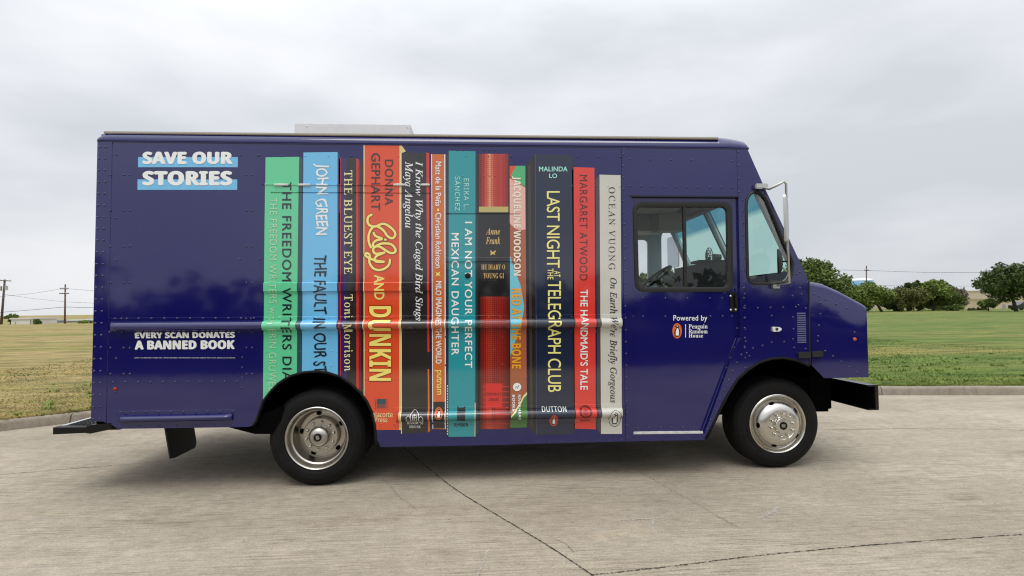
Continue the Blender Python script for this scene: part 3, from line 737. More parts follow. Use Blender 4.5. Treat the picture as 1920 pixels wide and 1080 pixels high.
def ribbon(paths, w, mt, parent, off=.003, name='lettering', n=5, fn=None, smooth=True):   # brush strokes given as pixel paths
    b = bmesh.new(); lay = b.verts.layers.float.new('o'); cnt = 0
    for pth in paths:
        q = smooth_path([(p[0], p[1]) for p in pth], n) if smooth else [Vector(p) for p in pth]
        L, R_ = [], []
        for i, p in enumerate(q):
            t = (q[min(i + 1, len(q) - 1)] - q[max(i - 1, 0)]).normalized(); nn = Vector((-t.y, t.x)) * w / 2
            L.append(p + nn); R_.append(p - nn)
        vl = [b.verts.new((*XZ(*p),)[:1] + (0,) + (XZ(*p)[1],)) for p in L]; vr = [b.verts.new((XZ(*p)[0], 0, XZ(*p)[1])) for p in R_]
        for i in range(len(q)):
            cnt += 1; vl[i][lay] = vr[i][lay] = cnt * 6e-6
        for i in range(len(q) - 1): b.faces.new((vl[i], vl[i + 1], vr[i + 1], vr[i]))
        for ie, e in enumerate((q[0], q[-1])):
            if smooth:
                cs = [b.verts.new((XZ(e.x + w / 2 * math.cos(k * math.pi / 4), e.y + w / 2 * math.sin(k * math.pi / 4))[0], 0, XZ(e.x + w / 2 * math.cos(k * math.pi / 4), e.y + w / 2 * math.sin(k * math.pi / 4))[1])) for k in range(8)]
                for v in cs: v[lay] = (cnt - (len(q) if ie == 0 else 0)) * 6e-6 - 3e-6
                b.faces.new(cs)
    drape(b, off, True, fn=fn)
    lay = b.verts.layers.float['o']
    for v in b.verts: v.co.y -= v[lay]
    return obj(name, b, mt, parent)
def ell(cx, cy, rx, ry, n=20): return [(cx + rx * math.cos(2 * math.pi * k / n), cy + ry * math.sin(2 * math.pi * k / n)) for k in range(n)]
C_ = lambda n, r, g, b: wrap('print_' + n, srgb(r, g, b), .04)
INK = C_('ink', 30, 38, 48); WHITE = C_('white', 238, 240, 238); CREAM = C_('cream', 236, 226, 168); YEL = C_('yellow', 246, 226, 120)
CHAR = C_('charcoal', 40, 38, 38); NAVY = C_('navy', 27, 38, 62); ORANGE = C_('orange', 222, 78, 40); RED = C_('red', 214, 50, 42); SKYB = C_('sky_blue', 110, 188, 232)
LOGO_O = C_('logo_orange', 226, 110, 50); DRED = C_('dark_red', 110, 26, 30); MAROON = C_('maroon', 120, 32, 38); PURPLE = C_('purple', 62, 26, 98)

def penguin(cx, cy, rx, ry, oval, parent, name='penguin_emblem', outline=None, fn=None):
    parts = []
    if outline: parts += [(ell(cx, cy, rx + 1, ry + 1), outline), (ell(cx, cy, rx, ry), oval)]
    else: parts += [(ell(cx, cy, rx, ry), oval)]
    s = ry / 15.
    f = lambda L: [(cx + a * s, cy + b * s) for a, b in L]
    parts.append((f([(-1, -12), (2, -11.5), (3.2, -9), (3, -6), (5, -2), (6.2, 4), (5.5, 8), (4.5, 7), (4, 11), (-4, 11.5), (-4.2, 7), (-5.2, 8), (-5.6, 3), (-4, -2), (-1.5, -5), (-2, -7), (-5, -8.5), (-2, -9.5)]), INK))
    parts.append((f([(0, -5.5), (2, -5), (3.4, 0), (3.8, 5), (3, 9), (-2.4, 9.2), (-3, 5), (-2.4, 0)]), WHITE))
    parts.append((f([(-.8, -10.6), (1.2, -10), (1, -8), (-.6, -7.6)]), WHITE))
    if fn is None: return decal(name, parts, parent, base=.0034)[0]
    mats, bms = [], bmesh.new()
    for k, (L, m) in enumerate(parts):
        b = flat_bm([px(L)]); drape(b, .0008 + .0004 * k, fn=fn, xs=[], zs=[])
        if m not in mats: mats.append(m)
        for q in b.faces: q.material_index = mats.index(m)
        me = bpy.data.meshes.new('t'); b.to_mesh(me); b.free(); bms.from_mesh(me); bpy.data.meshes.remove(me)
    return obj(name, bms, mats, parent)
def book(label, parts, riv=None):
    o, outl = decal('printed_book', parts, VAN, label)
    BOOKPOLYS.append((o, parts)); return o

GREEN = C_('green', 98, 205, 152); GREEN2 = C_('pale_green', 175, 218, 180); TEALD = C_('dark_teal', 44, 78, 88)
b1 = book('mint green book spine', [([(498, 295), (561, 294), (567.5, 300), (566, 720), (493, 760)], GREEN), ([(561, 294.5), (567.5, 300), (566, 720), (556.5, 720), (558.5, 500)], TEALD)])
letter('THE FREEDOM WRITERS DIA', (529.5, 342, 547, 714), INK, rot=True, space=1.15, heavy=.012, parent=b1)
letter('THE FREEDOM WRITERS with ERIN GRUWELL', (505.5, 371, 519.5, 742), GREEN2, rot=True, space=1.12, heavy=.008, parent=b1, skew=-3)
b2 = book('sky blue book spine', [([(569, 286), (633, 285), (638, 300), (637, 730), (566, 730)], SKYB), ([(633, 286), (638, 300), (637, 730), (633.5, 730)], C_('deep_blue', 34, 58, 110))])
letter('JOHN GREEN', (587, 307, 617, 441), WHITE, rot=True, jitter=.08, heavy=.022, parent=b2)
letter('THE FAULT IN OUR ST', (587, 479, 614, 700), INK, rot=True, jitter=.08, heavy=.014, parent=b2)
b3 = book('dark red and purple book spine', [([(635, 297), (669, 297), (676, 301), (681, 312), (681, 760), (634, 730)], CHAR), ([(635.5, 297), (639.5, 297), (639.5, 735), (635, 735)], C_('strip_red', 190, 48, 44)), ([(640.5, 297), (646, 297), (646, 740), (640, 740)], PURPLE), ([(646, 297), (650, 297), (650.5, 740), (646, 740)], C_('indigo', 48, 42, 100)), ([(668, 297.5), (672.5, 299), (673, 750), (668, 745)], C_('strip_red', 190, 48, 44)), ([(673.5, 300), (676, 303), (677, 754), (673.5, 750)], MAROON)])
letter('THE BLUEST EYE', (645.5, 319, 661, 514), CREAM, 'si', True, shear=.29, heavy=.012, space=1.06, parent=b3)
letter('Toni Morrison', (645.5, 552, 661.5, 696), CREAM, 'si', True, shear=.29, heavy=.012, space=1.2, parent=b3)
b4 = book('tall orange book spine', [([(682, 267.5), (751, 269.5), (761, 284), (753, 287), (751, 806), (700, 806), (682, 775)], ORANGE), ([(749, 269.5), (751, 269.5), (761, 284), (753, 287), (752, 806), (748.5, 806)], C_('page', 222, 200, 130)), ([(681.8, 268), (683.6, 268), (683.4, 772), (682, 772)], CREAM)])
letter('DONNA', (721.5, 299.5, 737.5, 385), C_('brown_ink', 78, 40, 42), rot=True, heavy=.014, space=1.12, parent=b4)
letter('GEPHART', (696, 287, 713, 395), C_('brown_ink', 78, 40, 42), rot=True, heavy=.014, space=1.05, parent=b4)
LILY = [[(697, 403), (691, 407), (689.5, 416), (694, 423), (704, 425), (718, 420), (729, 424), (739, 433), (741.5, 441), (736, 447), (727, 443), (719, 432), (707, 424.5), (698, 428), (692, 440), (692, 454), (696, 464)],
        [(701, 437), (705, 443), (717, 448), (706, 451), (700, 457), (702, 463), (716, 457), (733, 458), (741, 466), (741, 473), (731, 474), (713, 463), (704, 463), (700, 469), (705, 476), (721, 474)],
        [(721, 474), (707, 480), (703, 487), (707, 491), (721, 491), (706, 489), (693, 484), (685.5, 479), (688, 474.5), (694, 479), (693, 491), (699, 502), (710, 506.5), (722, 503.5), (730, 496), (731.5, 487)], [(722.5, 449.4), (723.2, 449.8)]]
ribbon(LILY, 6.6, C_('brown_line', 120, 50, 24), b4, .0030); ribbon(LILY, 4.4, YEL, b4, .0044)
letter('AND', (702, 515.5, 721, 562), YEL, rot=True, heavy=.03, space=1.05, parent=b4)
letter('DUNKIN', (690.5, 572.5, 735, 715.5), C_('brown_line', 120, 50, 24), 'ab', rot=True, space=1.0, parent=b4, off=.0030, copies=.03)
letter('DUNKIN', (692, 574, 733.5, 714), YEL, 'ab', rot=True, space=1.03, parent=b4, off=.0044, copies=.012)
decal('publisher_mark', [(rect(706.5, 748, 723.5, 757), TEALD)] + [(rect(706.5, 748 + 9 + 2.3 * k, 723.5, 748 + 10 + 2.3 * k), TEALD) for k in range(4)] + [(rect(703.6, 747.5, 704.4, 767), TEALD), (rect(725.4, 747.5, 726.2, 767), TEALD)], b4, base=.0034)
letter('Delacorte', (691.5, 772, 736.5, 782.2), CREAM, 'a', heavy=.01, parent=b4)
letter('Press', (703, 782.5, 726.5, 791.5), CREAM, 'a', heavy=.01, parent=b4)
b5 = book('charcoal book spine with a red edge', [([(751.5, 286), (799.5, 286), (806, 288), (807, 560), (808, 810), (752, 813)], CHAR), ([(799.5, 286), (804.5, 287), (805, 660), (801.5, 660)], RED), ([(802, 692), (804.5, 692), (806, 808), (802.5, 811)], LOGO_O), ([(751, 287), (752.6, 287), (753.5, 813), (752, 813)], CREAM)])
letter('I Know Why the Caged Bird Sings', (775.5, 302.5, 793.5, 601), WHITE, 'si', True, parent=b5, skew=0, heavy=.008)
letter('Maya Angelou', (755.5, 303, 774.5, 428), WHITE, 'si', True, parent=b5, heavy=.008)
ribbon([[(763, 787), (763, 781), (767, 777), (771, 781), (771, 787)], [(771, 781), (771, 775), (778, 767), (786, 774), (786, 787)], [(786, 782), (790, 778), (794, 782), (794, 787)], [(762, 787.5), (795, 787.5)], [(775, 787), (775, 777), (782, 777), (782, 787)], [(778, 787), (778, 774)], [(776, 781), (782, 781)]], 1., WHITE, b5, .0034, 'house_emblem', smooth=False)
letter('RANDOM', (763.5, 790, 793.5, 795.2), WHITE, 'S', parent=b5); letter('HOUSE', (767.5, 797.5, 789, 802.5), WHITE, 'S', parent=b5)
ORB = C_('pumpkin', 206, 108, 50)
b6 = book('thin orange book spine with white lettering', [([(808.5, 289), (835, 289.5), (836, 805), (811.5, 804)], ORB), ([(808.5, 289), (810, 289), (812.3, 804), (810.8, 804)], WHITE), ([(833, 289.5), (835, 289.5), (836, 804), (834.2, 804)], WHITE), ([(812.3, 753.5), (834.2, 753), (834.2, 803), (812.5, 803)], CHAR)])
letter('Matt de la Peña', (816, 303, 828, 387), WHITE, rot=True, heavy=.014, jitter=.05, parent=b6); letter('Christian Robinson', (816, 399, 828, 503), WHITE, rot=True, heavy=.014, jitter=.05, parent=b6)
letter('MILO IMAGINES THE WORLD', (816.5, 527, 828.5, 682), WHITE, rot=True, heavy=.022, jitter=.05, parent=b6); letter('putnam', (815, 694, 829, 740), YEL, rot=True, heavy=.012, parent=b6)
decal('printed_dot', [(ell(821.5, 393.5, 2.2, 2.6, 8), YEL)], b6, base=.0034)
decal('printed_star', [([(817, 510), (820, 512), (826, 509), (823.5, 513.5), (826.5, 518), (821, 516), (817, 519), (818.5, 514)], YEL)], b6, base=.0034)
penguin(823, 774, 7.6, 11, LOGO_O, b6)
TEAL = C_('teal', 40, 150, 158)
b7 = book('teal book spine with white capitals', [([(836, 292), (841.5, 282.5), (891.5, 283.5), (894.5, 290), (897, 810), (890.5, 818.5), (841, 819), (837, 810)], C_('book_shade', 44, 50, 56)), ([(841.5, 282.5), (891.5, 283.5), (891, 818.5), (841, 819)], TEAL)] + [(rect(838.3, 722 + 5 * k, 840, 725 + 5 * k), CREAM, 2) for k in range(19)] + [([(890.2, 755), (891.6, 755), (891.2, 818), (890, 818)], CREAM)])
PALE = C_('pale_mint', 170, 226, 214)
letter('ERIKA L.', (869.5, 335, 879.5, 393), PALE, 'a', True, space=1.2, parent=b7, heavy=.01); letter('SÁNCHEZ', (853, 331, 864, 395), PALE, 'a', True, space=1.15, parent=b7, heavy=.01)
letter('I AM NOT YOUR PERFECT', (871.5, 416, 885.5, 690), WHITE, rot=True, heavy=.02, space=1.14, parent=b7); letter('MEXICAN DAUGHTER', (846.5, 437, 860.5, 666), WHITE, rot=True, heavy=.02, space=1.14, parent=b7)
decal('publisher_mark', [([(857.5, 761), (861, 764), (869, 764), (872.5, 761), (872.5, 789), (857.5, 789)], INK)], b7, base=.0034)
letter('EMBER', (852, 793, 878.5, 799.5), INK, heavy=.02, parent=b7)
REDD = C_('brick_red', 176, 40, 34); REDL = C_('light_red', 226, 92, 62); GOLD = C_('gold', 214, 178, 110)
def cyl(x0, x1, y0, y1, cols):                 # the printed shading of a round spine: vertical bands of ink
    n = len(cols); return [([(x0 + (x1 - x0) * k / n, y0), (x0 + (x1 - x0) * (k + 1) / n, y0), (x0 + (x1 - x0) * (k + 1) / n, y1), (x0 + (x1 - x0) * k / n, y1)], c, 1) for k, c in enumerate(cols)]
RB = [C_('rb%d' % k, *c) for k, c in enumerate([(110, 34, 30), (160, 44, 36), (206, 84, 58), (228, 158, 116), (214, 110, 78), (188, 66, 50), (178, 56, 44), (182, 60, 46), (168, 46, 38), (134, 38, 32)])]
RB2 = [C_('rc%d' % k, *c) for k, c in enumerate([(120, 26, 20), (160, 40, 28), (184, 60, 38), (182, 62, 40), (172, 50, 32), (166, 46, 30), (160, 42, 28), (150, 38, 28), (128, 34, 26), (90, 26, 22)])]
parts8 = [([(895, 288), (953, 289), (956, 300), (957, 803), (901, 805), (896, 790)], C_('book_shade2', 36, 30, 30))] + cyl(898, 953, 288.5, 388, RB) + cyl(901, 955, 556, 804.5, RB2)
for k in range(25): parts8.append((rect(898, 290.5 + 3.9 * k, 953, 291.1 + 3.9 * k), REDD, 2))
for k in range(43): parts8.append((rect(905, 558.5 + 3.75 * k, 949, 559.5 + 3.75 * k), DRED, 2))
for k in range(8): parts8.append((rect(905, 724 + 10 * k, 954, 725.2 + 10 * k), RED, 2))
for k in range(11): parts8.append((rect(902 + 4.6 * k, 290, 902.5 + 4.6 * k, 387), REDD, 3)); parts8.append((rect(906 + 4.1 * k, 558, 906.9 + 4.1 * k, 718), DRED, 3))
parts8 += [(rect(898, 387.5, 953, 398), C_('olive_gold', 186, 172, 104), 4), (rect(898, 398, 954, 556), C_('black_label', 28, 27, 30), 4), (rect(911, 719, 941, 764), C_('label_red', 216, 44, 38), 4), ([(923, 764), (924, 764), (924, 790), (923, 790)], DRED, 4), ([(927, 764), (928, 764), (928, 790), (927, 790)], DRED, 4)]
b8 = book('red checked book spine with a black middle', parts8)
for o_ in (b8,): pass
H8 = .0045
letter('Anne', (911, 428, 937.5, 440), GOLD, 'sbi', parent=b8, off=H8); letter('Frank', (911, 444.5, 938, 458), GOLD, 'sbi', parent=b8, off=H8)
decal('ornament', [([(918.5, 470), (921, 470), (924, 473), (929, 469.5), (930, 472), (927, 474.5), (929, 478), (924.5, 476.5), (919, 479), (920.5, 474.5)], GOLD)], b8, base=H8)
letter('HE DIARY O', (902.5, 496, 947, 505.5), GOLD, 'S', parent=b8, off=H8, space=1.05); letter('YOUNG GI', (906.5, 512, 945, 522), GOLD, 'S', parent=b8, off=H8, space=1.05)
letter("EVERYMAN'S", (911.5, 736, 939.5, 741.5), DRED, 'S', parent=b8, off=H8); letter('LIBRARY', (916, 746, 936, 751), DRED, 'S', parent=b8, off=H8 + .005)
b9 = book('multicoloured patterned book spine', [([(955, 311), (985, 311), (988, 801), (957, 802)], C_('brown', 168, 96, 62)), ([(955.3, 311), (968, 311), (957.5, 330), (955.4, 332)], ORANGE), ([(968, 311), (985, 311), (985, 351.5), (957.5, 330)], C_('leaf_green', 78, 178, 116)), ([(955.5, 334), (985, 352), (985.4, 430), (975, 432), (966, 429), (960, 423), (955.8, 419)], C_('pink', 232, 180, 164)), ([(956, 480), (967, 512), (976, 535), (983, 575), (981, 590), (966, 640), (957, 668)], C_('aqua', 110, 196, 214)), ([(988, 735), (981, 742), (974, 757), (966, 768), (957.5, 778), (957.5, 802), (988, 801)], CREAM), ([(988, 740), (982, 746), (975, 761), (966, 772), (957.5, 782), (957.5, 802), (988, 801)], C_('moss', 70, 120, 56))])
letter('JACQUELINE WOODSON', (959.5, 331, 976.5, 517), C_('ivory', 240, 230, 212), 'ab', True, parent=b9, copies=.015, off=.0042)
letter('RED AT THE BONE', (959.5, 541, 977, 691), C_('amber', 236, 164, 50), 'ab', True, parent=b9, copies=.015, off=.0042)
decal('publisher_mark', [(ell(969.5, 725.5, 7.8, 7.8, 16), WHITE)], b9, base=.0042)
ribbon([[(966, 728), (969, 724), (970, 728), (973, 722)]], .8, INK, b9, .005, 'mark_line')
letter('RIVERHEAD', (971.5, 740, 976, 786), WHITE, 'ab', True, parent=b9, off=.0046); letter('BOOKS', (960.5, 740, 965.5, 770), WHITE, 'ab', True, parent=b9, off=.0046)
b10 = book('wide navy book spine with yellow capitals', [([(984, 312), (1003.5, 288.5), (1072, 291), (1075, 300), (1078, 806), (1072, 814), (1005, 815), (990, 800)], C_('book_shade3', 34, 30, 34)), ([(990, 312), (994.5, 306), (999, 802), (994, 795)], C_('page_shade', 66, 54, 54)), ([(1003.5, 288.5), (1072, 291), (1074, 814), (1005.5, 815)], NAVY), ([(1003.3, 288.5), (1004.3, 288.5), (1006.3, 815), (1005.3, 815)], C_('edge', 70, 80, 100))])
LY = C_('lemon', 240, 232, 140); MINT = C_('mint', 168, 232, 220)
letter('MALINDA', (1010.5, 312.5, 1064, 321.5), MINT, heavy=.022, space=1.06, parent=b10); letter('LO', (1029.5, 325.5, 1044.5, 334), MINT, heavy=.022, space=1.06, parent=b10)
letter('LAST NIGHT', (1025, 358.5, 1049.5, 502.5), LY, rot=True, heavy=.006, parent=b10, space=.96)
letter('AT', (1039, 508, 1050.5, 519.5), LY, rot=True, heavy=.012, parent=b10); letter('THE', (1026.5, 503.5, 1037.5, 524), LY, rot=True, heavy=.012, parent=b10)
letter('TELEGRAPH CLUB', (1027, 527, 1052, 735), LY, rot=True, heavy=.006, parent=b10, space=.96)
letter('DUTTON', (1015.5, 761.5, 1061, 770.5), WHITE, 'a', heavy=.014, space=1.12, parent=b10, off=.0042)
penguin(1038, 787.5, 8, 11.5, C_('red_oval', 206, 62, 40), b10)
b11 = book('red book spine with dark author name', [([(1072.5, 320), (1075.5, 313.5), (1114.5, 314.5), (1119, 804), (1077, 804)], C_('book_shade', 44, 50, 56)), ([(1075.5, 313.5), (1114.5, 314.5), (1117, 805), (1078, 803.5)], C_('coral_red', 220, 62, 52))])
letter('MARGARET ATWOOD', (1086.5, 328, 1101.5, 526), C_('oxblood', 92, 26, 32), rot=True, space=1.12, parent=b11)
letter("THE HANDMAID'S TALE", (1088, 543, 1102.5, 731), WHITE, rot=True, heavy=.018, space=1.02, parent=b11)
ring = lambda cx, cy, r1, r2, n=22: [ell(cx, cy, r1, r1, n), ell(cx, cy, r2, r2, n)]
decal('publisher_mark', [(ring(1096.5, 771, 11.5, 8), DRED), (ell(1096.5, 771, 5, 6, 12), C_('rust', 170, 42, 40))] + [([(1096.5 + 12 * math.cos(a - .1), 771 + 12 * math.sin(a - .1)), (1096.5 + 12 * math.cos(a + .1), 771 + 12 * math.sin(a + .1)), (1096.5 + 9 * math.cos(a), 771 + 9 * math.sin(a))], DRED, 3) for a in np.arange(0, 6.2, .45)] + [(rect(1087, 787, 1106, 788.5), DRED)], b11, base=.0034)
GREYB = C_('grey_white', 202, 200, 188)
b12 = book('pale grey book spine with italic title', [([(1117, 335), (1124, 327.5), (1163.5, 328.5), (1167, 813.5), (1126, 813.5), (1120, 805)], C_('page_brown', 74, 64, 64)), ([(1124, 327.5), (1163.5, 328.5), (1166, 813.5), (1127, 813.5)], GREYB)])
letter('OCEAN VUONG', (1141, 351, 1153.5, 506), INK, 'si', True, space=1.3, shear=.29, parent=b12)
letter("On Earth We're Briefly Gorgeous", (1140, 521, 1157.5, 755), INK, 'si', True, space=1.06, parent=b12, heavy=.008)
penguin(1152, 783.5, 10.5, 15.5, GREYB, b12, outline=INK)
# slogan on the plain rear panel (the square code between the two lines is not copied)
sg = decal('slogan_graphic', [(rect(259, 294.5, 446, 313.5), SKYB), (rect(258, 336.5, 445, 356), SKYB)])[0]
letter('SAVE OUR', (267.5, 284.5, 437, 308), WHITE, 'ab', copies=.05, space=1.02, parent=sg); letter('STORIES', (267.5, 320.5, 436, 348), WHITE, 'ab', copies=.05, space=1.04, parent=sg)
letter('EVERY SCAN DONATES', (253.5, 622.5, 441, 634), WHITE, 'ab', copies=.05, space=1.03, parent=sg, skew=-1); letter('A BANNED BOOK', (253, 638, 440.5, 655), WHITE, 'ab', copies=.05, space=1.03, parent=sg, skew=-1)
letter('Every scan between 9/12/24 and 10/31/24 donates a banned book. Scan the code to learn more about our donations.', (253, 669.6, 441.5, 672.4), WHITE, 'a', parent=sg)

# rivets: on a book they carry the book's print
for X, Z in RIV:
    hit = None
    for o, parts in BOOKPOLYS:
        for k, pt in enumerate(parts):
            L, m = pt[:2]
            if in_poly((X, Z), px(L)): hit = (o, m)
    if hit:
        o, m = hit; bm = bmesh.new(); bm.from_mesh(o.data)
        rivet(bm, X, Z, .0, .0078, list(o.data.materials).index(m)); bm.to_mesh(o.data); bm.free()
    else: rivet(body, X, Z)

# ---- body: corner, far side, rear, floor edge, reveals
def strip(bm, L, y0, y1, closed=True):
    A = [bm.verts.new((p[0], y0, p[1])) for p in L]; B = [bm.verts.new((p[0], y1, p[1])) for p in L]
    for k in range(len(L) if closed else len(L) - 1): bm.faces.new((A[k], B[k], B[(k + 1) % len(L)], A[(k + 1) % len(L)]))
strip(body, DOOR, 0, .05); strip(body, quart_out, 0, .03); strip(body, ARCH, 0, .04, False); strip(body, FARCH, 0, .04, False)
XR = XZ(171, 790)[0]; ZT = zpx(266, 205); XF = XZ(1514, 521)[0]
far = flat_bm([MAIN, DOOR, quart_out])
for v in far.verts: v.co.y = WID
for f in far.faces:
    f.normal_update()
    if f.normal.y < 0: f.normal_flip()
me = bpy.data.meshes.new('t'); far.to_mesh(me); far.free(); body.from_mesh(me); bpy.data.meshes.remove(me)
zr0 = XZ(171, 790)[1]
rr = .035
prof = [(XR + rr - rr * math.sin(a), rr - rr * math.cos(a)) for a in [k * math.pi / 10 for k in range(6)]]
# the side sheet is square at its rear edge; the rear wall sits a hair behind with its own rounded post
Q = [(XR, .0), (XR - .006, .006), (XR - .008, .02), (XR - .008, WID - .02), (XR - .006, WID - .006), (XR, WID)]
va = [body.verts.new((a, b, zr0)) for a, b in Q]; vb = [body.verts.new((a, b, ZT)) for a, b in Q]
for k in range(len(Q) - 1): body.faces.new((va[k], vb[k], vb[k + 1], va[k + 1]))
# front wall above the windscreen and below it
for a, b in (((1400.5, 279.5), (1430.5, 345)), ((1506, 505), (1516.5, 600))):
    p, q = XZ(*a), XZ(*b)
    body.faces.new([body.verts.new(c) for c in ((p[0], 0, p[1]), (p[0], WID, p[1]), (q[0], WID, q[1]), (q[0], 0, q[1]))])
# windscreen posts
for y0, y1 in ((0, .07), (WID - .07, WID), (WID / 2 - .015, WID / 2 + .015)):
    L = [XZ(*a) for a in ((1430.5, 345), (1479, 447), (1507, 507))]
    for (p, q) in zip(L, L[1:]):
        body.faces.new([body.verts.new(c) for c in ((p[0], y0, p[1]), (p[0], y1, p[1]), (q[0], y1, q[1]), (q[0], y0, q[1]))])
obj('body', body, BLUE, VAN)

# black rubber lips round both wheel openings
for A_, nm in ((ARCH[1:], 'wheel_arch_trim'), (FARCH, 'wheel_arch_trim')):
    b = bmesh.new(); tube(b, [(p[0], -.002, p[1]) for p in A_], .011, 6); obj(nm, b, RUBBER, VAN, True)

# ---- roof with rolled side, gutter and front cap
zs_ = ZT
sec = [(0, zs_), (-.006, zs_ + .003), (-.006, zs_ + .024), (-.001, zs_ + .045), (.010, zs_ + .066), (.026, zs_ + .085), (.048, zs_ + .103), (.08, zs_ + .118), (.13, zs_ + .129), (.4, zs_ + .14), (WID / 2, zs_ + .145)]
sec = sec + [(WID - y, z) for y, z in sec[-2::-1]]
xr_, xm, xf = XR + .0, XZ(1346, 253)[0], XZ(1401, 270)[0]
st = [(xr_, .72, .045), (xr_ + .012, .86, .022), (xr_ + .045, .97, .004), (xr_ + .09, 1, 0), (xm, 1.0, 0), (xm + .004, 1.09, -.012), (xm + .1, 1.06, -.012), (xf - .07, .93, .0), (xf - .01, .80, .003), (xf + .012, .45, .01), (xf + .012, .0, .01)]
b = bmesh.new(); rows = []
for X, s, ins in st:
    dz = .0106 * 0
    rows.append([b.verts.new((X, max(ins, min(WID - ins, y)) if 0 <= y <= WID else y, zs_ + (z - zs_) * s + -.004)) for y, z in sec])
for A, B in zip(rows, rows[1:]):
    for k in range(len(sec) - 1): b.faces.new((A[k], A[k + 1], B[k + 1], B[k]))
b.faces.new(rows[0])
x = XR + .05
while x < xf - .05:
    x += .1
ROOF = obj('roof', b, BLUE, VAN, angle=28)
b = bmesh.new()
g0, g1 = P(198, 249, .03), P(1345, 260, .03)
for a, c, m in ((0, .012, 0),):
    L = [(.0, -.012), (-.016, -.012), (-.022, -.005), (-.022, .007), (-.018, .007), (-.017, -.003), (.0, -.003), (.03, .008), (.03, -.004)]
    A = [b.verts.new((g0.x, .03 + y, g0.z + z)) for y, z in L]; B = [b.verts.new((g1.x, .03 + y, g1.z + z)) for y, z in L]
    for k in range(len(L)): b.faces.new((A[k], A[(k + 1) % len(L)], B[(k + 1) % len(L)], B[k]))
    b.faces.new(A); b.faces.new(B[::-1])
bmesh.ops.recalc_face_normals(b, faces=b.faces)
obj('drip_rail', b, KHAKI, VAN)
b = bmesh.new(); p0, p1 = P(552, 243, .75), P(770, 233.5, .75); zr_ = zs_ + .1
box(b, p0.x, p1.x, .75, 1.5, zr_, p1.z, .006)
for xx in (p0.x + .12, p1.x - .03): rivet(b, xx, p1.z - .03, y=.7495, r=.008)
obj('roof_hatch', b, mat('aged_white', (.8, .79, .76, 1), .5, var=.08, vscale=14), VAN)

# ---- hinges of the serving hatch
for x0, x1 in ((515, 541), (560, 582.5), (738.5, 761.5), (789, 806)):
    b = bmesh.new(); a, c = XZ(x0, 347), XZ(x1, 347)
    tube(b, [(a[0], -.014, a[1]), (c[0], -.014, c[1])], .009, 8)
    for k in (1, 2): tube(b, [(a[0] + (c[0] - a[0]) * k / 3 - .003, -.014, a[1]), (a[0] + (c[0] - a[0]) * k / 3 + .003, -.014, a[1])], .011, 8)
    obj('hinge', b, WHITEP, VAN, angle=40)
b = bmesh.new(); q = XZ(877, 517); lathe(b, [(0, -.012), (.018, -.012), (.023, -.008), (.024, .002)], (q[0], -hgt(*q), q[1]), 20); obj('hatch_lock', b, BLACK, VAN, angle=30)

# ---- door
DY = .022
door = flat_bm([DOOR, win_out])
for v in door.verts: v.co.y = DY
for f in door.faces:
    f.normal_update()
    if f.normal.y > 0: f.normal_flip()
strip(door, win_out, DY, DY + .05)
DRV = []
def drow(pts): DRV.extend(px(pts))
drow([(1188, 558.5), (1206.5, 558.5), (1249, 558.7), (1291, 559), (1333, 558.8), (1356, 559)]); drow([(1188, 593.5), (1207, 593.5), (1249, 593.5), (1334, 593), (1357, 593), (1375, 593)])
drow([(1197.6 + 21.2 * k, 803.5 - .3 * k) for k in range(6)]); drow([(1384, 616), (1361, 549)])
for k in range(9): drow([(1379 - 6.9 * k, 652 + 19.5 * k)])
for q in DRV: rivet(door, q[0], q[1], y=DY)
DOORO = obj('door', door, BLUE, VAN)
b = bmesh.new()                                 # piano hinge ridge along the slanted front edge
for d, r in ((.0, .008), (.03, .006)):
    a, c, e = [Vector((p[0] - d, DY - .004, p[1])) for p in px([(1387, 540), (1387.5, 634), (1320.5, 812)])]
    tube(b, [a, c, e], r, 6)
obj('door_seal', b, BLUE, DOORO)
b = bmesh.new(); p, q = XZ(1188, 812.5), XZ(1318, 811)
prism(b, [(p[0], p[1] + .01), (q[0], q[1] + .01), (q[0], q[1] - .008), (p[0], p[1] - .008)], 'y', .0, .03)
obj('sill_strip', b, mat('worn_white_strip', (.6, .6, .57, 1), .5, var=.4, vscale=25), DOORO)
def frame_ring(outer, inner, y0, y1, mt, parent, name):
    b = bmesh.new()
    n = len(outer); m_ = len(inner)
    assert n == m_
    mid = [((o[0] * .5 + i[0] * .5), (o[1] * .5 + i[1] * .5)) for o, i in zip(outer, inner)]
    R_ = [[b.verts.new((p[0], y, p[1])) for p in L] for L, y in ((outer, y1), (outer, y0 + .006), (mid, y0), (inner, y0 + .008), (inner, y1))]
    for A, B in zip(R_, R_[1:]):
        for k in range(n): b.faces.new((A[k], A[(k + 1) % n], B[(k + 1) % n], B[k]))
    bmesh.ops.recalc_face_normals(b, faces=b.faces)
    return obj(name, b, mt, parent, angle=50)
wf = frame_ring(win_out, win_in, DY - .014, DY + .03, SEAL, DOORO, 'window_frame')
b = bmesh.new(); p, q = XZ(1279.5, 387), XZ(1288.5, 538); box(b, p[0] + .01, q[0] + .01, DY - .004, DY + .022, q[1] - .01, p[1] + .01, .003)
obj('window_bar', b, SEAL, DOORO)
def pane(name, loop, y, mt, parent):
    b = flat_bm([loop])
    for v in b.verts: v.co.y = y
    for f in b.faces:
        f.normal_update()
        if f.normal.y > 0: f.normal_flip()
    return obj(name, b, mt, parent)
xa = (XZ(1284, 460)[0]) + .01
zlo, zhi = min(p[1] for p in win_in), max(p[1] for p in win_in); xlo, xhi = min(p[0] for p in win_in), max(p[0] for p in win_in)
pane('window_pane', [(xlo - .01, zlo - .01), (xa, zlo - .01), (xa, zhi + .01), (xlo - .01, zhi + .01)], DY + .012, GLASS, DOORO)
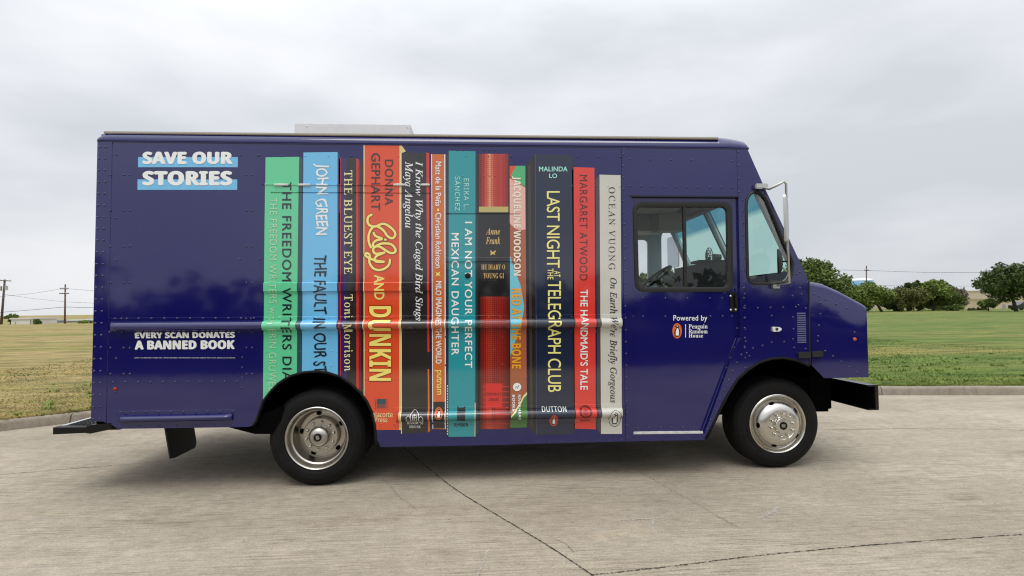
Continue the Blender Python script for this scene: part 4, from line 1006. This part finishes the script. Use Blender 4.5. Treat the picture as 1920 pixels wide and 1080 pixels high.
pane('window_pane', [(xa, zlo - .01), (xhi + .01, zlo - .01), (xhi + .01, zhi + .01), (xa, zhi + .01)], DY + .017, GLASS, DOORO)
# dark strip painting the shadow along the door header; recessed grab handle
b = bmesh.new(); p, q = XZ(1181, 368), XZ(1384.5, 368); prism(b, [(-.012, p[1] + .006), (.02, p[1] + .012), (.02, p[1] - .012), (-.012, p[1] - .006)], 'x', p[0], q[0]); obj('door_header_shadow', b, mat('header_shadow_dark', (.008, .008, .02, 1), .4), VAN)
b = bmesh.new(); prism(b, rounded(px([(1369, 547), (1382, 547), (1384.5, 580), (1381, 586), (1371, 583)]), .012, 3), 'y', DY - .012, DY + .002)
HND = obj('door_handle', b, BLACK, DOORO)
b = bmesh.new(); prism(b, px([(1377, 552), (1381.5, 555), (1383, 572), (1379, 577)]), 'y', DY - .03, DY - .012); obj('lever', b, BLACK, HND)
b = bmesh.new()
for q in ((1371.5, 581), (1380.5, 580.5), (1371, 555)): p = XZ(*q); rivet(b, p[0], p[1], y=DY - .012, r=.012)
obj('bolt', b, GREYM, HND)
dfn = lambda X, Z: -DY
letter('Powered by', (1264, 591, 1328, 604.5), WHITE, parent=DOORO, off=.001, fn=dfn, heavy=.012, space=1.06)
penguin(1271.3, 620.5, 9, 14.6, LOGO_O, DOORO, fn=dfn)
b = flat_bm([px(rect(1286.5, 608, 1287.8, 633))]); drape(b, .001, fn=dfn, xs=[], zs=[]); obj('divider_line', b, WHITE, DOORO)
for s, r in (('Penguin', (1293, 608, 1328.5, 618.4)), ('Random', (1293, 617.6, 1328.5, 625.4)), ('House', (1293, 626, 1320, 633.2))): letter(s, r, WHITE, 'S', space=1.04, parent=DOORO, off=.001, fn=dfn)
# far door
b = flat_bm([DOOR, win_out])
for v in b.verts: v.co.y = WID - .02
FD = obj('door', b, [BLUE], VAN)
b = flat_bm([win_in if False else win_out]);
for v in b.verts: v.co.y = WID - .03
obj('window_pane', b, GLASS, FD)

# ---- quarter windows
QF = frame_ring(quart_out, quart_in, -.012, .03, SEAL, VAN, 'quarter_window')
pane('window_pane', quart_in, .012, SCREEN if False else GLASS, QF)
b = flat_bm([quart_out])
for v in b.verts: v.co.y = WID - .01
obj('quarter_window', b, GLASS, VAN)
# ---- windscreen: two panes in their opening
wsL = [XZ(*a) for a in ((1430.5, 345), (1479, 447), (1507, 507))]
for y0, y1 in ((.07, WID / 2 - .015), (WID / 2 + .015, WID - .07)):
    b = bmesh.new()
    A = [b.verts.new((p[0] - .012, y0, p[1])) for p in wsL]; B = [b.verts.new((p[0] - .012, y1, p[1])) for p in wsL]
    for k in range(2): b.faces.new((A[k], A[k + 1], B[k + 1], B[k]))
    obj('windscreen', b, SCREEN, VAN)
# ---- cab lining and fittings
b = bmesh.new()
xb = XZ(1181, 500)[0]
LIN = px([(1178, 279), (1401, 281), (1428, 343), (1476, 447), (1508, 519), (1510, 600), (1400, 690), (1180, 700)])
for y in (.05, WID - .05):
    wl_ = [(p[0], p[1]) for p in win_in]; ql_ = [(p[0], p[1]) for p in quart_in]
    bb = flat_bm([LIN, wl_, ql_])
    for v in bb.verts: v.co.y = y
    me = bpy.data.meshes.new('t'); bb.to_mesh(me); bb.free(); b.from_mesh(me); bpy.data.meshes.remove(me)
    for L in (wl_, ql_): strip(b, L, y, y + (.045 if y > 1 else -.03))
zc = XZ(1300, 372)[1]
ce = [(xb - .6, zc + .22), (XZ(1396, 300)[0], zc + .2), (XZ(1428, 346)[0] - .03, XZ(1428, 350)[1])]
for p, q in zip(ce, ce[1:]): b.faces.new([b.verts.new(c) for c in ((p[0], .05, p[1]), (p[0], WID - .05, p[1]), (q[0], WID - .05, q[1]), (q[0], .05, q[1]))])
# overhead shelf on the far side and above the windscreen
box(b, xb + .1, xb + 1.0, WID - .5, WID - .06, zc - .02, zc + .18, .02)
tube(b, [(XZ(1432, 350)[0] - .04, .06, XZ(1432, 350)[1]), (XZ(1432, 350)[0] - .04, WID - .06, XZ(1432, 350)[1])], .035, 8)
for y in (.07, WID / 2, WID - .07): tube(b, [(p[0] - .045, y, p[1]) for p in wsL], .035, 8)
obj('cab_lining', b, GREYI, VAN)
b = bmesh.new(); box(b, xb + .15, xb + .9, .5, 1.5, zc + .13, zc + .17, .01); box(b, xb + .75, xb + 1.1, 1.5, 1.75, zc - .06, zc + .14, .02); obj('overhead_shelf', b, GREYT, VAN)
zd = XZ(1400, 527)[1]
b = bmesh.new()
dx0, dx1 = P(1290, 500, .9).x, XF + .12
prism(b, [(dx0, zd - .5), (dx0 + .02, P(1290, 495, .7).z), (dx0 + .35, P(1320, 493, .7).z), (dx0 + .42, zd + .02), (dx1, zd - .02), (dx1, zd - .5)], 'y', .55, 1.35)
prism(b, [(dx0 + .40, zd - .45), (dx0 + .42, zd + .015), (dx1, zd - .03), (dx1, zd - .45)], 'y', .06, .55); prism(b, [(dx0 + .3, zd - .45), (dx0 + .34, zd + .05), (dx1, zd - .03), (dx1, zd - .45)], 'y', 1.35, WID - .06)
for k in range(12): box(b, dx0 + .05 + .025 * k, dx0 + .062 + .025 * k, .72, .95, P(1320, 492, .7).z, P(1320, 489, .7).z + .012)
DASH = obj('dashboard', b, DARKI, VAN)
b = bmesh.new(); c = P(1328, 488, .75); f0 = P(1333, 482, .75)
tube(b, [(c.x, .75, c.z - .04), (c.x + .01, .75, f0.z)], .012, 6)
tube(b, [(f0.x + .03, .75, f0.z), (f0.x + .1, .75, f0.z)], [.035, .03], 10)
for r in (.035, .06, .085):
    tube(b, [(f0.x - .02 - .02 * (1 - r / .085), .75 + r * math.cos(k * math.pi / 8), f0.z + .01 + r * math.sin(k * math.pi / 8)) for k in range(17)], .004, 4)
for k in range(8): tube(b, [(f0.x - .04, .75, f0.z + .01), (f0.x - .02, .75 + .085 * math.cos(k * math.pi / 4), f0.z + .01 + .085 * math.sin(k * math.pi / 4))], .003, 4)
obj('dash_fan', b, mat('fan_grey', (.09, .09, .09, 1), .5), VAN)
# steering wheel on the far side, tilted column
b = bmesh.new(); sc = P(1229, 521, 1.75); rs = .22; tl = math.radians(38)
ring_ = lambda a: Vector((sc.x + rs * math.cos(a) * math.cos(tl), 1.75 + rs * math.sin(a), sc.z + rs * math.cos(a) * math.sin(tl)))
tube(b, [ring_(k * math.pi / 16) for k in range(33)], .016, 8)
for a in (0, 2.2, 4.1): tube(b, [sc, ring_(a)], .012, 6)
tube(b, [sc, (sc.x + .3, 1.75, sc.z - .45)], .035, 8)
obj('steering_wheel', b, DARKI, VAN, True)
b = bmesh.new(); box(b, xb + .02, xb + .5, 1.5, 2.0, .95, 1.1, .04); box(b, xb - .05, xb + .08, 1.5, 2.0, 1.1, 1.62, .04); obj('driver_seat', b, DARKI, VAN)

# ---- hood
hp = [(1517.5, 527), (1539, 532), (1569, 545), (1598.5, 561), (1610, 567), (1618, 572.5), (1622.5, 578), (1625, 588)]
HT = [(lambda q, r: (q[0] if p[0] > 1619 or p[0] < 1520 else r.x, r.z))(XZ(*p), P(*p, .05)) for p in hp]
hb = px([(1517, 683), (1523, 686), (1534, 697), (1545, 709), (1625, 707.5), (1625, 640)])
b = bmesh.new()
# cross sections: lower side, shoulder, crown
xs_ = [HT[0][0] + (HT[-1][0] - HT[0][0]) * k / 24 for k in range(25)]
def topz(x):
    for (x0, z0), (x1, z1) in zip(HT, HT[1:]):
        if x0 <= x <= x1: return z0 + (z1 - z0) * (x - x0) / (x1 - x0)
    return HT[-1][1]
def botz(x):
    L = [hb[0], hb[1], hb[2], hb[3], hb[4]]
    for (x0, z0), (x1, z1) in zip(L, L[1:]):
        if x0 <= x <= x1: return z0 + (z1 - z0) * (x - x0) / max(1e-6, x1 - x0)
    return L[-1][1]
rows = []
for x in xs_:
    t, z0 = topz(x), botz(x); R_ = .06
    row = [(0, z0), (0, (z0 + t - R_) / 2), (0, t - R_)]
    for a in (20, 40, 60, 80, 90): row.append((R_ * (1 - math.cos(math.radians(a))), t - R_ + R_ * math.sin(math.radians(a))))
    row += [(.5, t + .012), (WID / 2, t + .018)]
    row += [(WID - y, z) for y, z in row[-2::-1]]
    rows.append([b.verts.new((x, y, z)) for y, z in row])
for A, B in zip(rows, rows[1:]):
    for k in range(len(A) - 1): b.faces.new((A[k], B[k], B[k + 1], A[k + 1]))
xfh = HT[-1][0]
fr_ = [[b.verts.new((xfh + dx, max(.0, v.co.y) if k else v.co.y, v.co.z)) for k, v in enumerate(rows[-1])] for dx in (.004,)]
fr_ = rows[-1]
cfront = [b.verts.new((xfh + .012, min(max(v.co.y, .02), WID - .02), v.co.z - (.01 if v.co.z > 1.2 else 0))) for v in fr_]
for k in range(len(fr_) - 1): b.faces.new((fr_[k], cfront[k], cfront[k + 1], fr_[k + 1]))
b.faces.new(cfront)
bmesh.ops.delete(b, geom=[v for v in b.verts if not v.link_faces], context='VERTS')
bmesh.ops.recalc_face_normals(b, faces=b.faces)
for q in [(1527, 552), (1536, 556), (1549, 562), (1568, 570), (1588, 578), (1538, 588.5), (1535.5, 610), (1534, 630), (1533, 640), (1547, 658), (1562, 668), (1577, 678), (1592, 688), (1606, 698), (1602, 623), (1539, 568)]: p = XZ(*q); rivet(b, p[0], p[1], y=0)
HOOD = obj('hood', b, BLUE, VAN, angle=35)
b = bmesh.new(); tube(b, [(p[0], -.0, p[1]) for p in px([(1516.6, 526), (1517.5, 600), (1518.5, 684)])], .007, 6); obj('hood_seal', b, SEAL, VAN)
b = bmesh.new(); prism(b, rounded(px([(1494, 660), (1517, 660), (1517, 671), (1494, 671)]), .01, 3), 'y', -.03, 0); prism(b, rounded(px([(1519, 660), (1539, 657.5), (1539.5, 668), (1519, 669)]), .01, 3), 'y', -.034, 0); obj('hood_latch', b, mat('latch_rubber', (.01, .01, .01, 1), .5), VAN)
b = bmesh.new()
for k in range(14): p, q = XZ(1494 + .05 * k, 588 + 4.15 * k), XZ(1510 + .1 * k, 587.4 + 4.15 * k); prism(b, [(-.0, p[1] + .008), (-.007, p[1] - .005), (0, p[1] - .0056)], 'x', p[0], q[0])
obj('louvre_panel', b, BLUE, VAN)
def lamp_dome(name, q, r, mt, y=0.):
    b = bmesh.new(); p = XZ(*q); lathe(b, [(0, -r * .8), (r * .6, -r * .62), (r * .9, -r * .3), (r, .002)], (p[0], y, p[1]), 14); return obj(name, b, mt, VAN, True)
lamp_dome('marker_light', (216, 729.5), .017, mat('red_lens', (.32, .015, .01, 1), .12)); lamp_dome('marker_light', (1602.5, 636), .017, mat('amber_lens', (.5, .09, .02, 1), .12))
b = bmesh.new(); prism(b, rounded(px([(1447, 612.5), (1459, 613), (1464, 617), (1459, 621.5), (1447, 622)]), .012, 4), 'y', -.025, 0); tl_ = obj('turn_signal', b, WHITEP, VAN)
b = bmesh.new(); p = XZ(1453.5, 617); lathe(b, [(0, -.03), (.012, -.03), (.014, -.02)], (p[0], 0, p[1]), 12); obj('bulb', b, DARKI, tl_)
# front: grille and headlamps (side-on in the photo)
zg = XZ(1625, 650)[1]
b = bmesh.new(); box(b, xfh + .0125, xfh + .03, .55, WID - .55, zg - .25, zg + .2, .005)
for k in range(6): box(b, xfh + .03, xfh + .036, .6, WID - .6, zg - .2 + .07 * k, zg - .165 + .07 * k)
obj('grille', b, BLACK, VAN)
for yc in (.3, WID - .3):
    b = bmesh.new(); L = [(0, .035), (.06, .03), (.085, .02), (.095, .0125)]
    rings = [[b.verts.new((xfh + dx, yc + r * math.cos(k * math.pi / 12), zg + r * math.sin(k * math.pi / 12))) for k in range(24)] for r, dx in L[1:]]
    b.faces.new(rings[0])
    for A, B in zip(rings, rings[1:]):
        for k in range(24): b.faces.new((A[k], A[(k + 1) % 24], B[(k + 1) % 24], B[k]))
    obj('headlight', b, mat('lens', (.7, .72, .75, 1), .08, .6), VAN, True)

# ---- bumpers
b = bmesh.new()
BX = P(1648, 745, -.02).x; z1, z0 = P(1640, 722, -.02).z, P(1648, 769, -.02).z
box(b, BX - .035, BX, -.02, WID + .02, z0, z1, .004); box(b, BX - .1, BX - .035, -.02, WID + .02, z1 - .012, z1, .003); box(b, BX - .1, BX - .035, -.02, WID + .02, z0, z0 + .012, .003)
for yy_ in (.3, .42): tube(b, [(BX - .045, yy_, (z0 + z1) / 2), (BX - .034, yy_, (z0 + z1) / 2)], .014, 6)
FB = obj('front_bumper', b, mat('gloss_black', (.004, .004, .004, 1), .2), VAN)
b = bmesh.new()
for y in (.6, 1.65): box(b, BX - .9, BX - .05, y, y + .08, z0 + .02, z1 - .05, .005)
obj('bumper_bracket', b, UNDER, FB)
b = bmesh.new()
rb = [P(103, 807, .02), P(163, 806, .02), P(172, 807.5, .02), P(212, 797, .02)]
zt_ = P(116, 800, .02).z
tube(b, [(rb[0].x + .01, .03, rb[0].z), (rb[0].x + .01, WID - .03, rb[0].z)], .03, 10)
prism(b, [(rb[0].x, rb[0].z + .028), (rb[0].x, rb[0].z - .028), (rb[1].x, rb[1].z - .02), (rb[2].x, rb[2].z - .02), (rb[3].x, rb[3].z - .03), (rb[3].x, rb[3].z + .02), (rb[2].x, rb[2].z + .05), (rb[1].x, zt_ - .004)], 'y', .0, .05)
box(b, rb[0].x + .02, XR - .01, .05, WID - .05, zt_ - .02, zt_, .0)
box(b, XR - .01, XR + .16, .1, WID - .1, zt_ - .05, zt_ + .01)
RBU = obj('rear_bumper', b, BLACK, VAN, angle=40)
b = bmesh.new()
for i in range(9):
    for j in range(20): box(b, rb[0].x + .07 + .032 * i, rb[0].x + .085 + .032 * i, .08 + .04 * j, .1 + .04 * j, zt_, zt_ + .006)
obj('tread_plate', b, mat('tread_black', (.012, .012, .012, 1), .5), RBU)
b = bmesh.new(); box(b, rb[0].x + .02, rb[0].x + .05, .06, WID - .06, zt_, zt_ + .003); obj('reflective_strip', b, mat('strip_silver', (.6, .6, .6, 1), .4), RBU)

# ---- chassis and wheel housings
b = bmesh.new()
zf = zpx(838, 711) + .06
box(b, XR + .02, ARCH[0][0] - .02, .03, WID - .03, XZ(330, 795)[1], XZ(330, 760)[1])
box(b, ARCH[-1][0] + .02, FARCH[0][0] - .05, .03, WID - .03, zf, zf + .12)
box(b, ARCH[0][0], FARCH[-1][0] - .2, .9, WID - .9, .55, .9)
for y in (.62, WID - .7): box(b, XR + .1, BX - .3, y, y + .08, .5, .72)
box(b, 4.6, 6.25, .75, WID - .75, .42, 1.1, .05)        # engine
tube(b, [(1.36, .2, .38), (1.36, WID - .2, .38)], .07, 10); tube(b, [(1.36, .95, .36), (1.36, 1.35, .36)], .19, 12); tube(b, [(5.36, .3, .4), (5.36, WID - .3, .4)], .05, 10)
for y in (.5, WID - .57): box(b, .6, 2.1, y, y + .07, .46, .54); box(b, 4.75, 5.95, y, y + .07, .42, .48)
box(b, 2.5, 3.6, .25, .6, .36, .6, .04)
p = P(1540, 750, .3); box(b, 5.75, 6.0, .28, WID - .28, .47, .85, .03)
prism(b, [XZ(1480, 700), XZ(1535, 715), (P(1560, 735, .3).x, .75), (P(1553, 755, .3).x, .62), (P(1535, 767, .3).x, .56), (P(1500, 765, .3).x, .58)], 'y', .3, .5)
obj('chassis', b, UNDER, VAN)
def housing(name, A_, y1, extra):
    b = bmesh.new(); strip(b, A_, .012, y1, False)
    p0, p1 = A_[0], A_[-1]
    b.faces.new([b.verts.new((p[0], y1, p[1])) for p in A_])
    return obj(name, b, UNDER, VAN)
grow = lambda A_, c, s: [(c[0] + (p[0] - c[0]) * s, c[1] + (p[1] - c[1]) * s) for p in A_]
housing('wheel_housing', grow(ARCH, ARCHC, 1.015), .85, 0)
housing('wheel_housing', grow(FARCH, XZ(1455, 790), 1.015), .62, 0)
b = bmesh.new(); prism(b, px([(419, 801), (475, 815.5), (504, 815.5), (524, 790), (528, 762), (440, 799)]), 'y', .03, .06); obj('arch_liner', b, UNDER, VAN)
# mud flap behind the rear wheel
b = bmesh.new()
n0, n1 = P(318, 803, .18), P(305, 863, .18); f0_, f1_ = P(357, 803, .62), P(356, 836, .62)
xm_ = (n1.x + f0_.x) / 2
L = [(.18, n0.z + .12), (.62, n0.z + .12), (.62, f1_.z + .03), (.585, f1_.z - .01), (.24, n1.z - .0), (.19, n1.z + .01)]
A = [b.verts.new((n1.x + .05 * (1 - (z - n1.z) / .3), y, z)) for y, z in L]; B = [b.verts.new((v.co.x + .012, v.co.y, v.co.z)) for v in A]
A = A
b.faces.new(A); b.faces.new(B[::-1])
for k in range(len(L)): b.faces.new((A[k], B[k], B[(k + 1) % len(L)], A[(k + 1) % len(L)]))
bmesh.ops.recalc_face_normals(b, faces=b.faces)
MF = obj('mud_flap', b, mat('flap_rubber', (.006, .006, .006, 1), .5), VAN)

# ---- wheels
def wheel(c, front, flip=False):
    s = 1 if not flip else -1
    TR, RR = .402, .255
    def L(prof): return [(r, y * s) for r, y in prof]
    b = bmesh.new()
    tp = [(RR - .004, .02), (RR + .004, .004), (RR + .014, -.006), (.292, -.014), (.294, -.0115), (.31, -.015), (.335, -.012), (.337, -.009), (.35, -.006), (.368, .004), (.37, .008), (.384, .02), (.394, .034), (TR - .001, .05)]
    for k in range(5):
        y = .062 + .034 * k; tp += [(TR, y), (TR, y + .024), (TR - .011, y + .026), (TR - .011, y + .032)]
    tp += [(TR, .235), (.39, .25), (.36, .262), (.3, .268), (RR, .25)]
    root = bpy.data.objects.new('wheel', None); COL.objects.link(root); root.parent = VAN; root.location = c
    lathe(b, L(tp), (0, 0, 0), 72); bmesh.ops.recalc_face_normals(b, faces=b.faces)
    for v in b.verts:                              # weight flattens the contact patch
        if v.co.z < -TR + .003: v.co.z = -TR + .003 + (v.co.z + TR - .003) * .15
    obj('tyre', b, RUBBER, root, angle=22)
    if not front:
        b2 = bmesh.new(); lathe(b2, L([(r, y + .29) for r, y in tp]), (0, 0, 0), 48); bmesh.ops.recalc_face_normals(b2, faces=b2.faces); obj('tyre', b2, RUBBER, root, angle=22)
    b = bmesh.new()
    if front: pr = [(RR + .006, .006), (RR + .006, -.006), (RR, -.01), (RR - .010, -.004), (RR - .018, .012), (.236, .030), (.228, .034), (.222, .03), (.216, .012), (.205, -.012), (.188, -.036), (.165, -.055), (.14, -.066), (.128, -.068), (.124, -.064), (.075, -.064), (.07, -.085), (.064, -.092), (.036, -.094), (.034, -.088), (0, -.088)]
    else: pr = [(RR + .006, .006), (RR + .006, -.006), (RR, -.01), (RR - .008, -.004), (RR - .014, .014), (.236, .03), (.231, .05), (.226, .056), (.218, .062), (.214, .12), (.206, .165), (.192, .178), (.155, .178), (.15, .17), (.148, .105), (.142, .1), (.088, .1), (.088, .076), (.085, .058), (.077, .042), (.064, .030), (.048, .022), (.037, .019), (.036, .024), (0, .024)]
    lathe(b, L(pr), (0, 0, 0), 72); bmesh.ops.recalc_face_normals(b, faces=b.faces)
    rim = obj('rim', b, CHROME if front else CHROME2, root, angle=35)
    nb, rl, yl = 10, (.1 if front else .116), (-.064 if front else .1)
    for k in range(nb):
        a = k / nb * 2 * math.pi + .2; b = bmesh.new()
        lathe(b, L([(0, yl - .03), (.007, yl - .028), (.011, yl - .02), (.011, yl - .008), (.014, yl - .006), (.014, yl)]), (rl * math.cos(a), 0, rl * math.sin(a)), 8)
        bmesh.ops.recalc_face_normals(b, faces=b.faces); obj('wheel_nut', b, CHROME, rim, True)
    holes = 5; rh, yh = (.196, -.028) if front else (.178, .176)
    for k in range(holes):
        a = k / holes * 2 * math.pi + (1.92 if front else .5); b = bmesh.new()
        q = bmesh.ops.create_uvsphere(b, u_segments=14, v_segments=8, radius=1)
        M = Matrix.Translation((rh * math.cos(a), yh * s, rh * math.sin(a))) @ Matrix.Rotation(-a, 4, 'Y') @ Matrix.Rotation((.95 if front else -.1) * s, 4, 'Z') @ Matrix.Diagonal((.017, .004 if front else .005, .024, 1))
        bmesh.ops.transform(b, matrix=M, verts=b.verts); obj('hand_hole_shade', b, UNDER, rim, True)  # black discs on the rim paint in the dark of its openings
    b = bmesh.new(); y = (-.0945 if front else .0185) * s
    lathe(b, [(0, y), (.031, y), (.033, y + .002 * s)], (0, 0, 0), 24); cap = obj('hub_cap', b, BLACK, rim)
    b = bmesh.new()
    for k in range(3):
        zz = .009 - .009 * k; box(b, -.018 + .002 * abs(k - 1), .018 - .002 * abs(k - 1), y - .0018, y - .0002, zz - .003, zz + .003)
    bmesh.ops.rotate(b, verts=b.verts, cent=(0, 0, 0), matrix=Matrix.Rotation(1.2 if not front else .1, 3, 'Y'))
    obj('cap_mark', b, GREYM, cap)
    return root
cr_ = P(594, 824, .05); cf_ = P(1458, 794, .13)
zrw = TR_ = .402
def gz(X): return -(VT.z) + TILT * X              # road height in the van's frame
wheel((cr_.x, .05, gz(cr_.x) + .3995), False); wheel((cf_.x, .13, gz(cf_.x) + .3995), True)
wheel((cr_.x, WID - .05, gz(cr_.x) + .3995), False, True); wheel((cf_.x, WID - .13, gz(cf_.x) + .3995), True, True)

# ---- mirrors
def mirror(sgn, y0):
    Ym = -.17 if sgn > 0 else WID + .17
    yb = -.0 if sgn > 0 else WID
    g = lambda a, b_: (lambda p: Vector((p.x, 0, p.z)))(P(a, b_, -.17))
    root = bpy.data.objects.new('side_mirror', None); COL.objects.link(root); root.parent = VAN
    top, bot = g(1474, 345), g(1480, 530)
    b = bmesh.new()
    a0 = XZ(1425, 350); 
    tube(b, [(a0[0], yb, a0[1]), (g(1450, 352).x, Ym * .6 + yb * .4, g(1450, 351).z), (g(1462, 345).x, Ym, g(1462, 345).z), (g(1470, 340).x, Ym, g(1470, 340).z), (top.x, Ym, top.z), (g(1476, 440).x, Ym, g(1476, 440).z), (bot.x, Ym, bot.z), (XZ(1452, 537)[0], yb, XZ(1452, 537)[1])], .011, 8)
    obj('mirror_arm', b, GREYM, root, True)
    b = bmesh.new(); p, q = XZ(1412, 346), XZ(1436, 356); box(b, p[0], q[0], yb - .05 * sgn if sgn > 0 else yb, yb if sgn > 0 else yb + .05, q[1], p[1], .008); obj('mirror_bracket', b, GREYM, root); b = bmesh.new(); p, q = XZ(1445, 534), XZ(1458, 541); box(b, p[0], q[0], yb - .04 if sgn > 0 else yb, yb if sgn > 0 else yb + .04, q[1], p[1], .004)
    obj('mirror_bracket', b, GREYM, root)
    b = bmesh.new(); c0, c1 = g(1470, 366), g(1471, 456); xs2 = c0.x
    prof = [(-.005, 0), (.012, .0), (.03, .0)]
    ya, yb2 = (Ym - .09, Ym + .09)
    L = rounded([(ya, c1.z), (yb2, c1.z), (yb2, c0.z), (ya, c0.z)], .04, 4)
    for X0, X1, sc_, mm in ((0, .018, 1, 0),):
        R1 = [b.verts.new((xs2 - .005, y, z)) for y, z in L]; R2 = [b.verts.new((xs2 + .012, y, z)) for y, z in L]
        R3 = [b.verts.new((xs2 + .03, Ym + (y - Ym) * .5, (c0.z + c1.z) / 2 + (z - (c0.z + c1.z) / 2) * .7)) for y, z in L]
        n = len(L)
        for A, B in ((R1, R2), (R2, R3)):
            for k in range(n): b.faces.new((A[k], A[(k + 1) % n], B[(k + 1) % n], B[k]))
        b.faces.new(R3)
    bmesh.ops.recalc_face_normals(b, faces=b.faces)
    MR = Matrix.Rotation(-sgn * math.radians(31), 3, 'Z'); turn = lambda bm, c: bmesh.ops.rotate(bm, verts=bm.verts, cent=c, matrix=MR)
    turn(b, (xs2, Ym, 0))
    hd = obj('mirror_head', b, GREYM, root, angle=40)
    b = bmesh.new(); b.faces.new([b.verts.new((xs2 - .006, Ym + (y - Ym) * .96, z)) for y, z in L]); turn(b, (xs2, Ym, 0)); obj('mirror_glass', b, mat('mirror_silver', (.5, .52, .55, 1), .03, 1.), hd)
    b = bmesh.new(); cc = g(1463, 490); r = P(1463, 466, -.17).z - cc.z
    cyy = Ym + .02
    rings = [[b.verts.new((cc.x + dx, cyy + r * k_ * math.cos(j * math.pi / 12), cc.z + r * k_ * math.sin(j * math.pi / 12))) for j in range(24)] for k_, dx in ((.98, -.012), (1, .0), (.75, .02), (.25, .03))]
    for A, B in zip(rings, rings[1:]):
        for k in range(24): b.faces.new((A[k], A[(k + 1) % 24], B[(k + 1) % 24], B[k]))
    b.faces.new(rings[0]); b.faces.new(rings[-1]); bmesh.ops.recalc_face_normals(b, faces=b.faces)
    turn(b, (cc.x, cyy, 0)); tube(b, [(cc.x + .02, cyy, cc.z), (bot.x, Ym, cc.z)], .008, 6)
    obj('convex_mirror', b, BLACK, root, angle=50)
mirror(1, 0); mirror(-1, 0)
# small lamps on the rear wall at the roof corner
for q in ((180, 263), (178, 276)):
    b = bmesh.new(); p = XZ(*q); prism(b, [(XR - .008, p[1] + .012), (XR - .055, p[1] + .016), (XR - .045, p[1] - .004), (XR - .008, p[1] - .012)], 'y', .12, .2); obj('rear_lamp', b, WHITEP, VAN)
